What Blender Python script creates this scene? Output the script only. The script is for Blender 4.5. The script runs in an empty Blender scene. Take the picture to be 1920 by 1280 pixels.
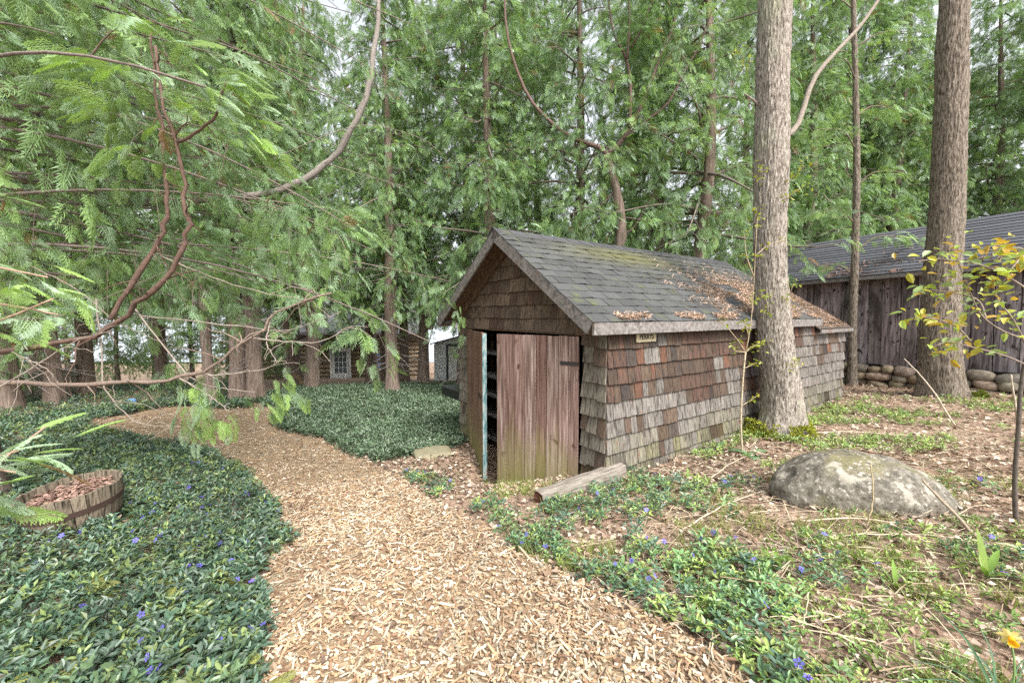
import bpy, math, random
import numpy as np
from mathutils import Vector, Matrix, Euler

R = random.Random(7)
rng = np.random.default_rng(7)
PI = math.pi
scene = bpy.context.scene

# ------------------------------------------------------------------ camera, sky, sun, exposure
FPX, PITCH, EYE = 749.2, 0.068, 1.5            # focal length in photo pixels (1920 wide), tilt down, eye height
cam_data = bpy.data.cameras.new('camera')
cam_data.sensor_width = 36.0
cam_data.lens = 36.0 * FPX / 1920.0
cam_data.clip_start, cam_data.clip_end = 0.05, 3000.0
cam = bpy.data.objects.new('camera', cam_data)
scene.collection.objects.link(cam)
cam.location = (0, 0, EYE)
cam.rotation_euler = (PI / 2 - PITCH, 0, 0)
scene.camera = cam

SUN_EL, SUN_AZ = math.radians(50), math.radians(150)      # azimuth clockwise from +Y
world = bpy.data.worlds.new('World')
scene.world = world
world.use_nodes = True
wn = world.node_tree.nodes
sky = wn.new('ShaderNodeTexSky')
sky.sky_type = 'NISHITA'
sky.sun_disc = False
sky.sun_elevation = SUN_EL
sky.sun_rotation = SUN_AZ
sky.dust_density = 4.0
hs = wn.new('ShaderNodeHueSaturation')
hs.inputs['Saturation'].default_value = 0.22      # thin even overcast
world.node_tree.links.new(sky.outputs[0], hs.inputs['Color'])
world.node_tree.links.new(hs.outputs[0], wn['Background'].inputs['Color'])
wn['Background'].inputs['Strength'].default_value = 0.15

sd = bpy.data.lights.new('sun', 'SUN')
sd.energy = 1.5
sd.angle = math.radians(14)
sd.color = (1.0, 0.95, 0.87)
sun = bpy.data.objects.new('sun', sd)
scene.collection.objects.link(sun)
sun.rotation_euler = Vector((math.sin(SUN_AZ) * math.cos(SUN_EL), math.cos(SUN_AZ) * math.cos(SUN_EL), math.sin(SUN_EL))).to_track_quat('Z', 'Y').to_euler()

vs = scene.view_settings
vs.view_transform = 'Standard'
vs.look = 'None'
vs.gamma = 1.0
vs.use_curve_mapping = False
vs.exposure = 1.52
cy = scene.cycles
cy.use_denoising = False
cy.denoiser = 'OPENIMAGEDENOISE'
cy.max_bounces = 8
cy.diffuse_bounces = 6
cy.glossy_bounces = 2
cy.transmission_bounces = 4
cy.transparent_max_bounces = 4
cy.sample_clamp_indirect = 6.0

# ------------------------------------------------------------------ pixel <-> place helpers
CP, SP = math.cos(PITCH), math.sin(PITCH)

def ray(px, py):
    a, b = (px - 960) / FPX, (640 - py) / FPX
    return np.array([a, CP + b * SP, -SP + b * CP])

def at(px, py, y):
    """the point seen at a photo pixel, at distance y in front of the camera"""
    r = ray(px, py)
    return Vector(np.array([0, 0, EYE]) + r * (y / r[1]))

def to_px(P):
    x, y, z = P[..., 0], P[..., 1], P[..., 2] - EYE
    d = np.maximum(y * CP - z * SP, 1e-3)
    return 960 + FPX * x / d, 640 - FPX * (y * SP + z * CP) / d

YAW = 0.961
SC = np.array([0.868, 3.633])                       # near corner of the shed
SL = np.array([math.sin(YAW), math.cos(YAW)])       # along its length
SG = np.array([-math.cos(YAW), math.sin(YAW)])      # along its gable, to the far corner

def hashn(ix, iy, iz, seed):
    h = (ix * 374761393 + iy * 668265263 + iz * 2147483647 + seed * 974634777) & 0xFFFFFFFF
    h = ((h ^ (h >> 13)) * 1274126177) & 0xFFFFFFFF
    return ((h ^ (h >> 16)) & 0xFFFF) / 65535.0

def vnoise(p, seed=0):
    """value noise, p (n,3) -> 0..1"""
    i = np.floor(p).astype(np.int64)
    f = p - i
    f = f * f * (3 - 2 * f)
    r = 0
    for dx in (0, 1):
        for dy in (0, 1):
            for dz in (0, 1):
                w = (f[:, 0] if dx else 1 - f[:, 0]) * (f[:, 1] if dy else 1 - f[:, 1]) * (f[:, 2] if dz else 1 - f[:, 2])
                r = r + w * hashn(i[:, 0] + dx, i[:, 1] + dy, i[:, 2] + dz, seed)
    return r

def fnoise(p, seed=0, octs=3):
    a, s, t = 0, 0.5, 0
    for o in range(octs):
        a = a + s * vnoise(p * 2 ** o, seed + o)
        t += s
        s *= 0.5
    return a / t

TREE_XY = np.array([3.36, 4.98])

def gz(x, y):
    x = np.asarray(x, float)
    y = np.asarray(y, float)
    z = np.interp(x, [-60, -2, 8, 60], [-0.45, -0.1787, 0.4443, 1.2])
    z = z + np.interp(y, [-8, 5.8, 8, 12, 19, 24, 40, 60, 400], [1.1, -0.2847, -0.42, -0.63, -1.45, -2.2, -3.0, -3.7, -6.0])
    z = z - 0.3 * np.exp(-(((x + 0.08) / 0.55) ** 2 + ((y - 4.5) / 0.55) ** 2))         # trodden hollow at the doors
    z = z + 0.09 * np.exp(-(((x - TREE_XY[0]) / 0.5) ** 2 + ((y - TREE_XY[1]) / 0.5) ** 2))
    z = z + 0.012 * np.sin(1.9 * x + 0.7) * np.sin(2.3 * y) + 0.006 * np.sin(5.1 * x) * np.sin(4.3 * y + 1)
    return z

def og(px, py, dz=0.0):
    r = ray(px, py)
    lo, hi = 0.3, 120.0
    for _ in range(50):
        m = (lo + hi) / 2
        P = np.array([0, 0, EYE]) + r * m
        if P[2] > float(gz(P[0], P[1])) + dz:
            lo = m
        else:
            hi = m
    return Vector(P)

def inside(px, py, poly):
    r = np.zeros(px.shape, bool)
    n = len(poly)
    for i in range(n):
        x1, y1 = poly[i]
        x2, y2 = poly[(i + 1) % n]
        c = ((y1 > py) != (y2 > py)) & (px < (x2 - x1) * (py - y1) / (y2 - y1 + 1e-9) + x1)
        r ^= c
    return r

# ------------------------------------------------------------------ mesh helpers
COL = scene.collection

def mesh(name, V, F, mat=None, col=None, smooth=False):
    """V (n,3); F: list of (k,3)/(k,4) index arrays; col (n,3) point colours"""
    V = np.asarray(V, np.float32)
    F = [np.asarray(f, np.int32) for f in (F if isinstance(F, list) else [F]) if len(f)]
    me = bpy.data.meshes.new(name)
    me.vertices.add(len(V))
    me.vertices.foreach_set('co', V.ravel())
    tot = sum(f.size for f in F)
    npoly = sum(len(f) for f in F)
    me.loops.add(tot)
    me.polygons.add(npoly)
    me.loops.foreach_set('vertex_index', np.concatenate([f.ravel() for f in F]))
    starts, o = [], 0
    for f in F:
        starts.append(o + np.arange(len(f)) * f.shape[1])
        o += f.size
    me.polygons.foreach_set('loop_start', np.concatenate(starts).astype(np.int32))
    me.polygons.foreach_set('use_smooth', np.full(npoly, bool(smooth)))
    me.update(calc_edges=True)
    if col is not None:
        at_ = me.color_attributes.new('Col', 'FLOAT_COLOR', 'POINT')
        c4 = np.ones((len(V), 4), np.float32)
        c4[:, :3] = col
        at_.data.foreach_set('color', c4.ravel())
    if mat is not None:
        me.materials.append(mat)
    return me

def link(name, me, parent=None, loc=None, rot=None, scale=None, color=None):
    o = bpy.data.objects.new(name, me)
    COL.objects.link(o)
    if parent is not None:
        o.parent = parent
    if loc is not None:
        o.location = loc
    if rot is not None:
        o.rotation_euler = rot
    if scale is not None:
        o.scale = scale
    if color is not None:
        o.color = (*color, 1)
    return o

def tag(o, label=None, cat=None, group=None, kind=None):
    if label: o['label'] = label
    if cat: o['category'] = cat
    if group: o['group'] = group
    if kind: o['kind'] = kind
    return o

def empty(name, loc=(0, 0, 0), rz=0.0, parent=None):
    o = bpy.data.objects.new(name, None)
    COL.objects.link(o)
    o.location = loc
    o.rotation_euler = (0, 0, rz)
    if parent is not None:
        o.parent = parent
    return o

class MB:
    """collects shapes for one mesh"""
    def __init__(self):
        self.V, self.F3, self.F4, self.C, self.n = [], [], [], [], 0

    def add(self, V, F, col=(1, 1, 1)):
        V = np.asarray(V, float).reshape(-1, 3)
        for f in (F if isinstance(F, list) else [F]):
            f = np.asarray(f, int)
            if len(f):
                (self.F3 if f.shape[1] == 3 else self.F4).append(f + self.n)
        self.V.append(V)
        c = np.asarray(col, float)
        self.C.append(np.broadcast_to(c, (len(V), 3)) if c.ndim == 1 else c)
        self.n += len(V)
        return self

    def box(self, x0, x1, y0, y1, z0, z1, col=(1, 1, 1)):
        V = [(x, y, z) for z in (z0, z1) for x, y in ((x0, y0), (x1, y0), (x1, y1), (x0, y1))]
        return self.add(V, BOXF, col)

    def beam(self, a, b, w, h, up=(0, 0, 1), col=(1, 1, 1)):
        """box bar from a to b, w across, h along up"""
        a, b = Vector(a), Vector(b)
        d = (b - a).normalized()
        s = d.cross(Vector(up)).normalized()
        u = s.cross(d)
        V = [p + s * sx * w / 2 + u * sz * h / 2 for p in (a, b) for sx, sz in ((-1, -1), (1, -1), (1, 1), (-1, 1))]
        return self.add([tuple(v) for v in V], BOXF, col)

    def tube(self, pts, radii, n=6, col=(1, 1, 1), cap=True):
        V, F = tube_vf(pts, radii, n, cap)
        return self.add(V, F, col)

    def me(self, name, mat, smooth=False, cols=True):
        F = []
        if self.F4: F.append(np.concatenate(self.F4))
        if self.F3: F.append(np.concatenate(self.F3))
        return mesh(name, np.concatenate(self.V), F, mat, np.concatenate(self.C) if cols else None, smooth)

    def build(self, name, mat, parent=None, smooth=False, **k):
        return link(name, self.me(name, mat, smooth), parent, **k)

BOXF = np.array([[3, 2, 1, 0], [4, 5, 6, 7], [0, 1, 5, 4], [1, 2, 6, 5], [2, 3, 7, 6], [3, 0, 4, 7]])

def smooth_path(pts, n):
    """Catmull-Rom through pts, n points"""
    P = np.array([tuple(p) for p in pts], float)
    if len(P) < 3:
        t = np.linspace(0, 1, n)[:, None]
        return P[0] * (1 - t) + P[-1] * t
    Q = np.vstack([2 * P[0] - P[1], P, 2 * P[-1] - P[-2]])
    u = np.linspace(0, len(P) - 1 - 1e-6, n)
    i = u.astype(int)
    t = (u - i)[:, None]
    a, b, c, d = Q[i], Q[i + 1], Q[i + 2], Q[i + 3]
    return 0.5 * (2 * b + (c - a) * t + (2 * a - 5 * b + 4 * c - d) * t ** 2 + (3 * b - a - 3 * c + d) * t ** 3)

def tube_vf(pts, radii, n=6, cap=True):
    P = np.array([tuple(p) for p in pts], float)
    k = len(P)
    radii = np.broadcast_to(np.asarray(radii, float), (k,))
    T = np.gradient(P, axis=0)
    T /= np.linalg.norm(T, axis=1)[:, None] + 1e-12
    ref = np.array([0, 0, 1.0]) if abs(T[0][2]) < 0.9 else np.array([1.0, 0, 0])
    V = np.zeros((k, n, 3))
    a = np.arange(n) * 2 * PI / n
    s = np.cross(T[0], ref)
    s /= np.linalg.norm(s)
    for i in range(k):
        s = s - T[i] * (s @ T[i])
        s /= np.linalg.norm(s) + 1e-12
        u = np.cross(T[i], s)
        V[i] = P[i] + radii[i] * (np.cos(a)[:, None] * s + np.sin(a)[:, None] * u)
    idx = np.arange(k * n).reshape(k, n)
    nx = np.roll(idx, -1, axis=1)
    F = np.stack([idx[:-1], nx[:-1], nx[1:], idx[1:]], -1).reshape(-1, 4)
    V = V.reshape(-1, 3)
    fs = [F]
    if cap:
        V = np.vstack([V, P[0], P[-1]])
        c0, c1 = k * n, k * n + 1
        fs.append(np.vstack([np.stack([nx[0], idx[0], np.full(n, c0)], -1), np.stack([idx[-1], nx[-1], np.full(n, c1)], -1)]))
    return V, fs

def frames(xdir, up):
    """rotation matrices (n,3,3) with columns X=xdir, Y, Z~up"""
    X = xdir / (np.linalg.norm(xdir, axis=1)[:, None] + 1e-12)
    Y = np.cross(up, X)
    Y /= np.linalg.norm(Y, axis=1)[:, None] + 1e-12
    Z = np.cross(X, Y)
    return np.stack([X, Y, Z], -1)

def scatter(TV, TF, M, P, S, C=None, tc=None):
    """copies of a template: M (n,3,3), P (n,3), S (n,) or (n,3), C (n,3) -> V, F, col"""
    n, m = len(P), len(TV)
    S = np.asarray(S, float)
    L = TV[None] * (S[:, None, None] if S.ndim == 1 else S[:, None, :])
    V = np.einsum('nij,nmj->nmi', M, L) + P[:, None, :]
    F = [(np.asarray(f)[None] + (np.arange(n) * m)[:, None, None]).reshape(-1, np.asarray(f).shape[1]) for f in TF]
    if C is None:
        C = np.ones((n, 3))
    c = np.repeat(C[:, None, :], m, 1)
    if tc is not None:
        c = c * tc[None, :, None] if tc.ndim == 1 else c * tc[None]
    return V.reshape(-1, 3), F, c.reshape(-1, 3)

def merge(parts):
    V, F3, F4, C, o = [], [], [], [], 0
    for v, F, c in parts:
        V.append(v)
        C.append(c)
        for f in F:
            (F3 if f.shape[1] == 3 else F4).append(f + o)
        o += len(v)
    F = []
    if F4: F.append(np.concatenate(F4))
    if F3: F.append(np.concatenate(F3))
    return np.concatenate(V), F, np.concatenate(C)

def unit(n):
    v = rng.normal(size=(n, 3))
    return v / np.linalg.norm(v, axis=1)[:, None]

# ------------------------------------------------------------------ materials
def new_mat(name):
    m = bpy.data.materials.new(name)
    m.use_nodes = True
    return m, m.node_tree.nodes, m.node_tree.links

def ramp(N, stops):
    r = N.new('ShaderNodeValToRGB')
    e = r.color_ramp.elements
    while len(e) < len(stops):
        e.new(0.5)
    for el, (p, c) in zip(e, stops):
        el.position = p
        el.color = (*c, 1)
    return r

def grain_mat(name, stops, scale=(8, 8, 8), detail=6, rough=0.85, bump=0.3, bdist=0.01, attr=False, objcol=False,
              coord='pos', spots=None, moss=None, rand=True, distort=0.0, nrough=0.6, spec=0.3):
    """noise-coloured surface; scale stretches the noise; spots=(scale3, lo, hi, colour); moss=(z0, z1, colour, noise scale) in object z"""
    m, N, L = new_mat(name)
    b = N['Principled BSDF']
    b.inputs['Roughness'].default_value = rough
    b.inputs['Specular IOR Level'].default_value = spec
    if coord == 'pos':
        src = N.new('ShaderNodeNewGeometry').outputs['Position']
    else:
        src = N.new('ShaderNodeTexCoord').outputs['Object']
    oi = N.new('ShaderNodeObjectInfo')
    vec = src
    if rand:
        mm = N.new('ShaderNodeMath'); mm.operation = 'MULTIPLY'; mm.inputs[1].default_value = 37.0
        L.new(oi.outputs['Random'], mm.inputs[0])
        ad = N.new('ShaderNodeVectorMath'); ad.operation = 'ADD'
        L.new(src, ad.inputs[0]); L.new(mm.outputs[0], ad.inputs[1])
        vec = ad.outputs[0]
    def mapped(sc):
        mp = N.new('ShaderNodeVectorMath'); mp.operation = 'MULTIPLY'
        mp.inputs[1].default_value = sc
        L.new(vec, mp.inputs[0])
        return mp.outputs[0]
    no = N.new('ShaderNodeTexNoise')
    no.inputs['Scale'].default_value = 1.0
    no.inputs['Detail'].default_value = detail
    no.inputs['Roughness'].default_value = nrough
    no.inputs['Distortion'].default_value = distort
    L.new(mapped(scale), no.inputs['Vector'])
    rp = ramp(N, stops)
    L.new(no.outputs['Fac'], rp.inputs['Fac'])
    colr = rp.outputs['Color']
    def mix(a, bcol, fac, mode='MIX'):
        x = N.new('ShaderNodeMix'); x.data_type = 'RGBA'; x.blend_type = mode
        if isinstance(fac, float): x.inputs[0].default_value = fac
        else: L.new(fac, x.inputs[0])
        L.new(a, x.inputs[6])
        if isinstance(bcol, tuple): x.inputs[7].default_value = (*bcol, 1)
        else: L.new(bcol, x.inputs[7])
        return x.outputs[2]
    if attr:
        a = N.new('ShaderNodeVertexColor'); a.layer_name = 'Col'
        colr = mix(colr, a.outputs['Color'], 1.0, 'MULTIPLY')
    if objcol:
        colr = mix(colr, oi.outputs['Color'], 1.0, 'MULTIPLY')
    for sp_ in (spots or []):
        ssc, lo, hi, sc_ = sp_
        n2 = N.new('ShaderNodeTexNoise')
        n2.inputs['Scale'].default_value = 1.0
        n2.inputs['Detail'].default_value = 4
        L.new(mapped(ssc), n2.inputs['Vector'])
        mr = N.new('ShaderNodeMapRange')
        mr.inputs[1].default_value, mr.inputs[2].default_value = lo, hi
        L.new(n2.outputs['Fac'], mr.inputs[0])
        colr = mix(colr, sc_, mr.outputs[0])
    if moss:
        z0, z1, mc, ms = moss
        sx = N.new('ShaderNodeSeparateXYZ')
        L.new(src, sx.inputs[0])
        n3 = N.new('ShaderNodeTexNoise'); n3.inputs['Detail'].default_value = 5
        n3.inputs['Scale'].default_value = 1.0
        L.new(mapped(ms), n3.inputs['Vector'])
        ma = N.new('ShaderNodeMath'); ma.operation = 'MULTIPLY_ADD'
        ma.inputs[1].default_value = abs(z1 - z0) * 1.6
        L.new(n3.outputs['Fac'], ma.inputs[0]); L.new(sx.outputs[2], ma.inputs[2])
        mr = N.new('ShaderNodeMapRange')
        mr.inputs[1].default_value, mr.inputs[2].default_value = z1 + abs(z1 - z0) * 0.8, z0 + abs(z1 - z0) * 0.8
        mr.inputs[3].default_value, mr.inputs[4].default_value = 0.0, 0.75
        L.new(ma.outputs[0], mr.inputs[0])
        colr = mix(colr, mc, mr.outputs[0])
    L.new(colr, b.inputs['Base Color'])
    if bump:
        bp = N.new('ShaderNodeBump')
        bp.inputs['Strength'].default_value = bump
        bp.inputs['Distance'].default_value = bdist
        L.new(no.outputs['Fac'], bp.inputs['Height'])
        L.new(bp.outputs[0], b.inputs['Normal'])
    return m

def leaf_mat(name, rough=0.5, trans=0.3, spec=0.4, var=12.0, lo=0.75, hi=1.2):
    """colour from the mesh's own point colours; part of the light passes through"""
    m, N, L = new_mat(name)
    b = N['Principled BSDF']
    out = N['Material Output']
    b.inputs['Roughness'].default_value = rough
    b.inputs['Specular IOR Level'].default_value = spec
    a = N.new('ShaderNodeVertexColor'); a.layer_name = 'Col'
    g = N.new('ShaderNodeNewGeometry')
    no = N.new('ShaderNodeTexNoise'); no.inputs['Scale'].default_value = var; no.inputs['Detail'].default_value = 3
    L.new(g.outputs['Position'], no.inputs['Vector'])
    rp = ramp(N, [(0.3, (lo,) * 3), (0.7, (hi,) * 3)])
    L.new(no.outputs['Fac'], rp.inputs['Fac'])
    x = N.new('ShaderNodeMix'); x.data_type = 'RGBA'; x.blend_type = 'MULTIPLY'; x.inputs[0].default_value = 1
    L.new(a.outputs['Color'], x.inputs[6]); L.new(rp.outputs['Color'], x.inputs[7])
    L.new(x.outputs[2], b.inputs['Base Color'])
    t = N.new('ShaderNodeBsdfTranslucent')
    y = N.new('ShaderNodeMix'); y.data_type = 'RGBA'; y.blend_type = 'MULTIPLY'; y.inputs[0].default_value = 1
    L.new(x.outputs[2], y.inputs[6]); y.inputs[7].default_value = (1.1, 1.15, 0.6, 1)
    L.new(y.outputs[2], t.inputs['Color'])
    ms = N.new('ShaderNodeMixShader'); ms.inputs[0].default_value = trans
    L.new(b.outputs[0], ms.inputs[1]); L.new(t.outputs[0], ms.inputs[2])
    L.new(ms.outputs[0], out.inputs['Surface'])
    return m

def plain(name, c, rough=0.6, metal=0.0, spec=0.4):
    return grain_mat(name, [(0.3, tuple(v * 0.85 for v in c)), (0.7, tuple(min(1, v * 1.1) for v in c))], (9, 9, 9), 5, rough, 0.08, 0.003, spec=spec)

M = {}
M['ground'] = grain_mat('leaf_litter_soil', [(0.25, (0.07, 0.045, 0.03)), (0.42, (0.2, 0.13, 0.09)), (0.55, (0.34, 0.24, 0.18)), (0.75, (0.46, 0.36, 0.27))], (38, 38, 38), 8, 0.95, 0.8, 0.02, rand=False,
                        spots=[((0.9, 0.9, 0.9), 0.52, 0.68, (0.13, 0.10, 0.06)), ((22, 22, 22), 0.6, 0.68, (0.11, 0.16, 0.05))])
M['path'] = grain_mat('wood_chip_bed', [(0.25, (0.09, 0.06, 0.035)), (0.45, (0.24, 0.165, 0.1)), (0.7, (0.4, 0.31, 0.21))], (70, 70, 70), 6, 0.9, 0.9, 0.015, rand=False)
M['chip'] = grain_mat('wood_chip', [(0.2, (0.75, 0.72, 0.68)), (0.8, (1.1, 1.1, 1.1))], (60, 60, 60), 4, 0.85, 0.3, 0.003, attr=True, rand=False)
M['water'] = plain('lake_water', (0.45, 0.5, 0.56), 0.25)
SH_SPOTS = [((34, 34, 3.0), 0.54, 0.68, (0.045, 0.036, 0.032)), ((16, 16, 5), 0.63, 0.75, (0.15, 0.075, 0.045)), ((2.5, 2.5, 5), 0.6, 0.8, (0.07, 0.056, 0.048))]
M['shingle'] = grain_mat('cedar_shingle_wood', [(0.28, (0.22, 0.2, 0.19)), (0.42, (0.7, 0.68, 0.66)), (0.56, (1.15, 1.14, 1.12)), (0.68, (1.35, 1.33, 1.3)), (0.8, (0.5, 0.45, 0.42))], (75, 75, 4), 8, 0.85, 0.9, 0.008, objcol=True, spots=SH_SPOTS)
M['shingle_join'] = grain_mat('cedar_shingle_wood_joined', [(0.28, (0.22, 0.2, 0.19)), (0.42, (0.7, 0.68, 0.66)), (0.56, (1.15, 1.14, 1.12)), (0.68, (1.35, 1.33, 1.3)), (0.8, (0.5, 0.45, 0.42))], (75, 75, 4), 8, 0.85, 0.9, 0.008, attr=True, spots=SH_SPOTS)
M['asphalt'] = grain_mat('asphalt_shingle', [(0.25, (0.45, 0.45, 0.46)), (0.5, (0.9, 0.9, 0.92)), (0.75, (1.5, 1.5, 1.55))], (160, 160, 160), 4, 0.95, 0.5, 0.004, objcol=True, spots=[((5, 5, 5), 0.58, 0.75, (0.085, 0.095, 0.045))])
M['asphalt_join'] = grain_mat('asphalt_shingle_joined', [(0.25, (0.45, 0.45, 0.46)), (0.5, (0.9, 0.9, 0.92)), (0.75, (1.5, 1.5, 1.55))], (160, 160, 160), 4, 0.95, 0.5, 0.004, attr=True)
M['grey_wood'] = grain_mat('weathered_grey_wood', [(0.3, (0.07, 0.064, 0.06)), (0.5, (0.175, 0.16, 0.15)), (0.72, (0.28, 0.26, 0.25))], (26, 26, 26), 8, 0.85, 0.5, 0.005, distort=0.6, spots=[((5, 5, 5), 0.6, 0.72, (0.15, 0.1, 0.075))])
M['brown_wood'] = grain_mat('aged_brown_wood', [(0.25, (0.05, 0.03, 0.02)), (0.5, (0.13, 0.08, 0.05)), (0.75, (0.22, 0.15, 0.1))], (25, 25, 5), 6, 0.85, 0.4, 0.004)
M['door_wood'] = grain_mat('red_brown_door_plank', [(0.28, (0.06, 0.04, 0.033)), (0.42, (0.145, 0.098, 0.082)), (0.55, (0.25, 0.19, 0.168)), (0.7, (0.39, 0.335, 0.31))], (48, 48, 2.2), 9, 0.85, 0.6, 0.005, objcol=True, coord='obj', distort=0.4,
                           spots=[((9, 9, 5), 0.66, 0.72, (0.08, 0.04, 0.03))], moss=(0.1, 0.85, (0.2, 0.2, 0.06), (9, 9, 1.5)))
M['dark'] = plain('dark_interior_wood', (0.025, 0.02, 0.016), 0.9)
M['teal_edge'] = grain_mat('flaking_teal_paint', [(0.38, (0.07, 0.16, 0.17)), (0.5, (0.2, 0.3, 0.31)), (0.58, (0.33, 0.4, 0.4)), (0.66, (0.2, 0.13, 0.08))], (50, 50, 9), 5, 0.7, 0.3, 0.003)
M['rust'] = plain('rusty_iron', (0.055, 0.032, 0.024), 0.8)
M['black_iron'] = plain('black_iron', (0.03, 0.027, 0.025), 0.6)
M['barn_board'] = grain_mat('weathered_barn_board', [(0.3, (0.045, 0.04, 0.04)), (0.43, (0.15, 0.135, 0.137)), (0.55, (0.28, 0.26, 0.265)), (0.7, (0.4, 0.375, 0.38))], (22, 22, 1.6), 7, 0.88, 0.6, 0.006, objcol=True, distort=0.8,
                            spots=[((13, 13, 7), 0.6, 0.66, (0.035, 0.025, 0.022)), ((5, 5, 1.6), 0.55, 0.68, (0.06, 0.05, 0.048))])
M['stone'] = grain_mat('field_stone', [(0.25, (0.12, 0.11, 0.1)), (0.5, (0.24, 0.225, 0.2)), (0.75, (0.38, 0.36, 0.32))], (14, 14, 14), 7, 0.9, 0.5, 0.01, objcol=True)
M['mortar'] = plain('dark_stone_backing', (0.035, 0.03, 0.027), 0.95)
M['boulder'] = grain_mat('lichen_boulder', [(0.34, (0.055, 0.048, 0.036)), (0.47, (0.135, 0.12, 0.095)), (0.6, (0.215, 0.197, 0.165)), (0.75, (0.29, 0.27, 0.235))], (22, 22, 22), 12, 0.92, 0.9, 0.012, rand=False, nrough=0.7,
                         spots=[((2.2, 2.2, 2.2), 0.52, 0.62, (0.17, 0.155, 0.085)), ((9, 9, 9), 0.58, 0.64, (0.31, 0.285, 0.235)), ((30, 30, 30), 0.6, 0.66, (0.36, 0.33, 0.28)), ((16, 16, 16), 0.6, 0.66, (0.09, 0.085, 0.07))])
M['bark_maple'] = grain_mat('maple_bark', [(0.3, (0.09, 0.075, 0.06)), (0.42, (0.2, 0.17, 0.14)), (0.54, (0.32, 0.285, 0.245)), (0.72, (0.42, 0.39, 0.35))], (48, 48, 17), 8, 0.92, 1.0, 0.02, attr=True, rand=False, distort=0.5,
                            spots=[((2.5, 2.5, 1.5), 0.58, 0.72, (0.30, 0.295, 0.22)), ((85, 85, 11), 0.56, 0.63, (0.075, 0.062, 0.05))])
M['bark_brown'] = grain_mat('furrowed_bark', [(0.3, (0.06, 0.048, 0.035)), (0.45, (0.15, 0.122, 0.094)), (0.58, (0.235, 0.2, 0.16)), (0.75, (0.31, 0.27, 0.225))], (46, 46, 12), 8, 0.92, 1.0, 0.02, attr=True, rand=False, distort=0.4, spots=[((75, 75, 9), 0.56, 0.63, (0.05, 0.04, 0.03))])
M['bark_cedar'] = grain_mat('cedar_bark', [(0.25, (0.07, 0.05, 0.04)), (0.5, (0.18, 0.135, 0.11)), (0.75, (0.3, 0.245, 0.21))], (30, 30, 2.2), 7, 0.92, 0.9, 0.015, rand=False, distort=0.5)
M['limb'] = grain_mat('limb_bark', [(0.25, (0.5, 0.5, 0.5)), (0.75, (1.2, 1.2, 1.2))], (45, 45, 45), 5, 0.9, 0.5, 0.006, attr=True, rand=False)
M['cedar_leaf'] = leaf_mat('cedar_spray', 0.45, 0.42, 0.45, 1.3, 0.72, 1.25)
M['leaf'] = leaf_mat('broad_leaf', 0.42, 0.4, 0.45)
M['vinca'] = leaf_mat('periwinkle_leaf', 0.4, 0.15, 0.5, 1.6, 0.75, 1.2)
M['litter'] = leaf_mat('dead_leaf', 0.8, 0.12, 0.15, 6)
M['moss'] = leaf_mat('moss', 0.9, 0.25, 0.1, 14)
M['petal'] = leaf_mat('petal', 0.55, 0.4, 0.2)
M['barrel'] = grain_mat('barrel_stave', [(0.34, (0.025, 0.02, 0.016)), (0.44, (0.12, 0.1, 0.075)), (0.56, (0.23, 0.2, 0.155)), (0.68, (0.07, 0.055, 0.042))], (50, 50, 5), 7, 0.9, 0.7, 0.006, objcol=True)
M['timber'] = grain_mat('grey_landscape_timber', [(0.3, (0.08, 0.068, 0.055)), (0.48, (0.2, 0.175, 0.145)), (0.7, (0.33, 0.3, 0.26))], (6, 60, 60), 9, 0.9, 0.6, 0.006, coord='obj', rand=False)
M['rot'] = plain('rotten_red_end_grain', (0.12, 0.05, 0.03), 0.95)
M['log'] = grain_mat('cabin_log', [(0.25, (0.1, 0.075, 0.05)), (0.5, (0.25, 0.19, 0.13)), (0.75, (0.37, 0.3, 0.22))], (5, 12, 20), 6, 0.85, 0.4, 0.02)
M['chinking'] = plain('log_chinking', (0.4, 0.35, 0.28), 0.9)
M['white'] = plain('white_paint', (0.72, 0.73, 0.74), 0.5)
M['white_siding'] = plain('pale_grey_siding', (0.74, 0.78, 0.82), 0.55)
M['slate'] = plain('dark_trim', (0.05, 0.06, 0.07), 0.5)
M['glass'] = plain('window_glass', (0.1, 0.13, 0.16), 0.06, spec=0.9)
M['blue'] = plain('blue_plastic', (0.15, 0.32, 0.68), 0.4)
M['plank_yellow'] = plain('yellow_brown_sill', (0.3, 0.2, 0.07), 0.8)
M['fence'] = grain_mat('old_fence_board', [(0.25, (0.1, 0.095, 0.08)), (0.5, (0.2, 0.19, 0.16)), (0.75, (0.3, 0.28, 0.24))], (25, 25, 4), 6, 0.9, 0.4, 0.006)
M['sign'] = plain('aged_sign_board', (0.42, 0.36, 0.24), 0.8)
M['ink'] = plain('black_lettering', (0.015, 0.015, 0.015), 0.7)
M['bulb'] = plain('white_glass_bulb', (0.7, 0.72, 0.74), 0.2)
M['black_box'] = plain('black_plastic', (0.012, 0.013, 0.016), 0.35)
M['slab'] = plain('mossy_flagstone', (0.22, 0.2, 0.13), 0.9)
M['twig'] = grain_mat('dry_twig', [(0.3, (0.6, 0.6, 0.6)), (0.7, (1.15, 1.15, 1.15))], (40, 40, 40), 4, 0.9, 0.3, 0.003, attr=True, rand=False)

# ================================================================== THE SETTING
def axis_pts(lo, d0, d1, hi, step):
    dense = np.arange(d0, d1, step)
    a = d0 - np.cumsum(step * 1.22 ** np.arange(1, 60))
    b = d1 + np.cumsum(step * 1.22 ** np.arange(0, 60))
    return np.concatenate([[lo], a[a > lo + 1][::-1], dense, b[b < hi - 1], [hi]])

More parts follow.
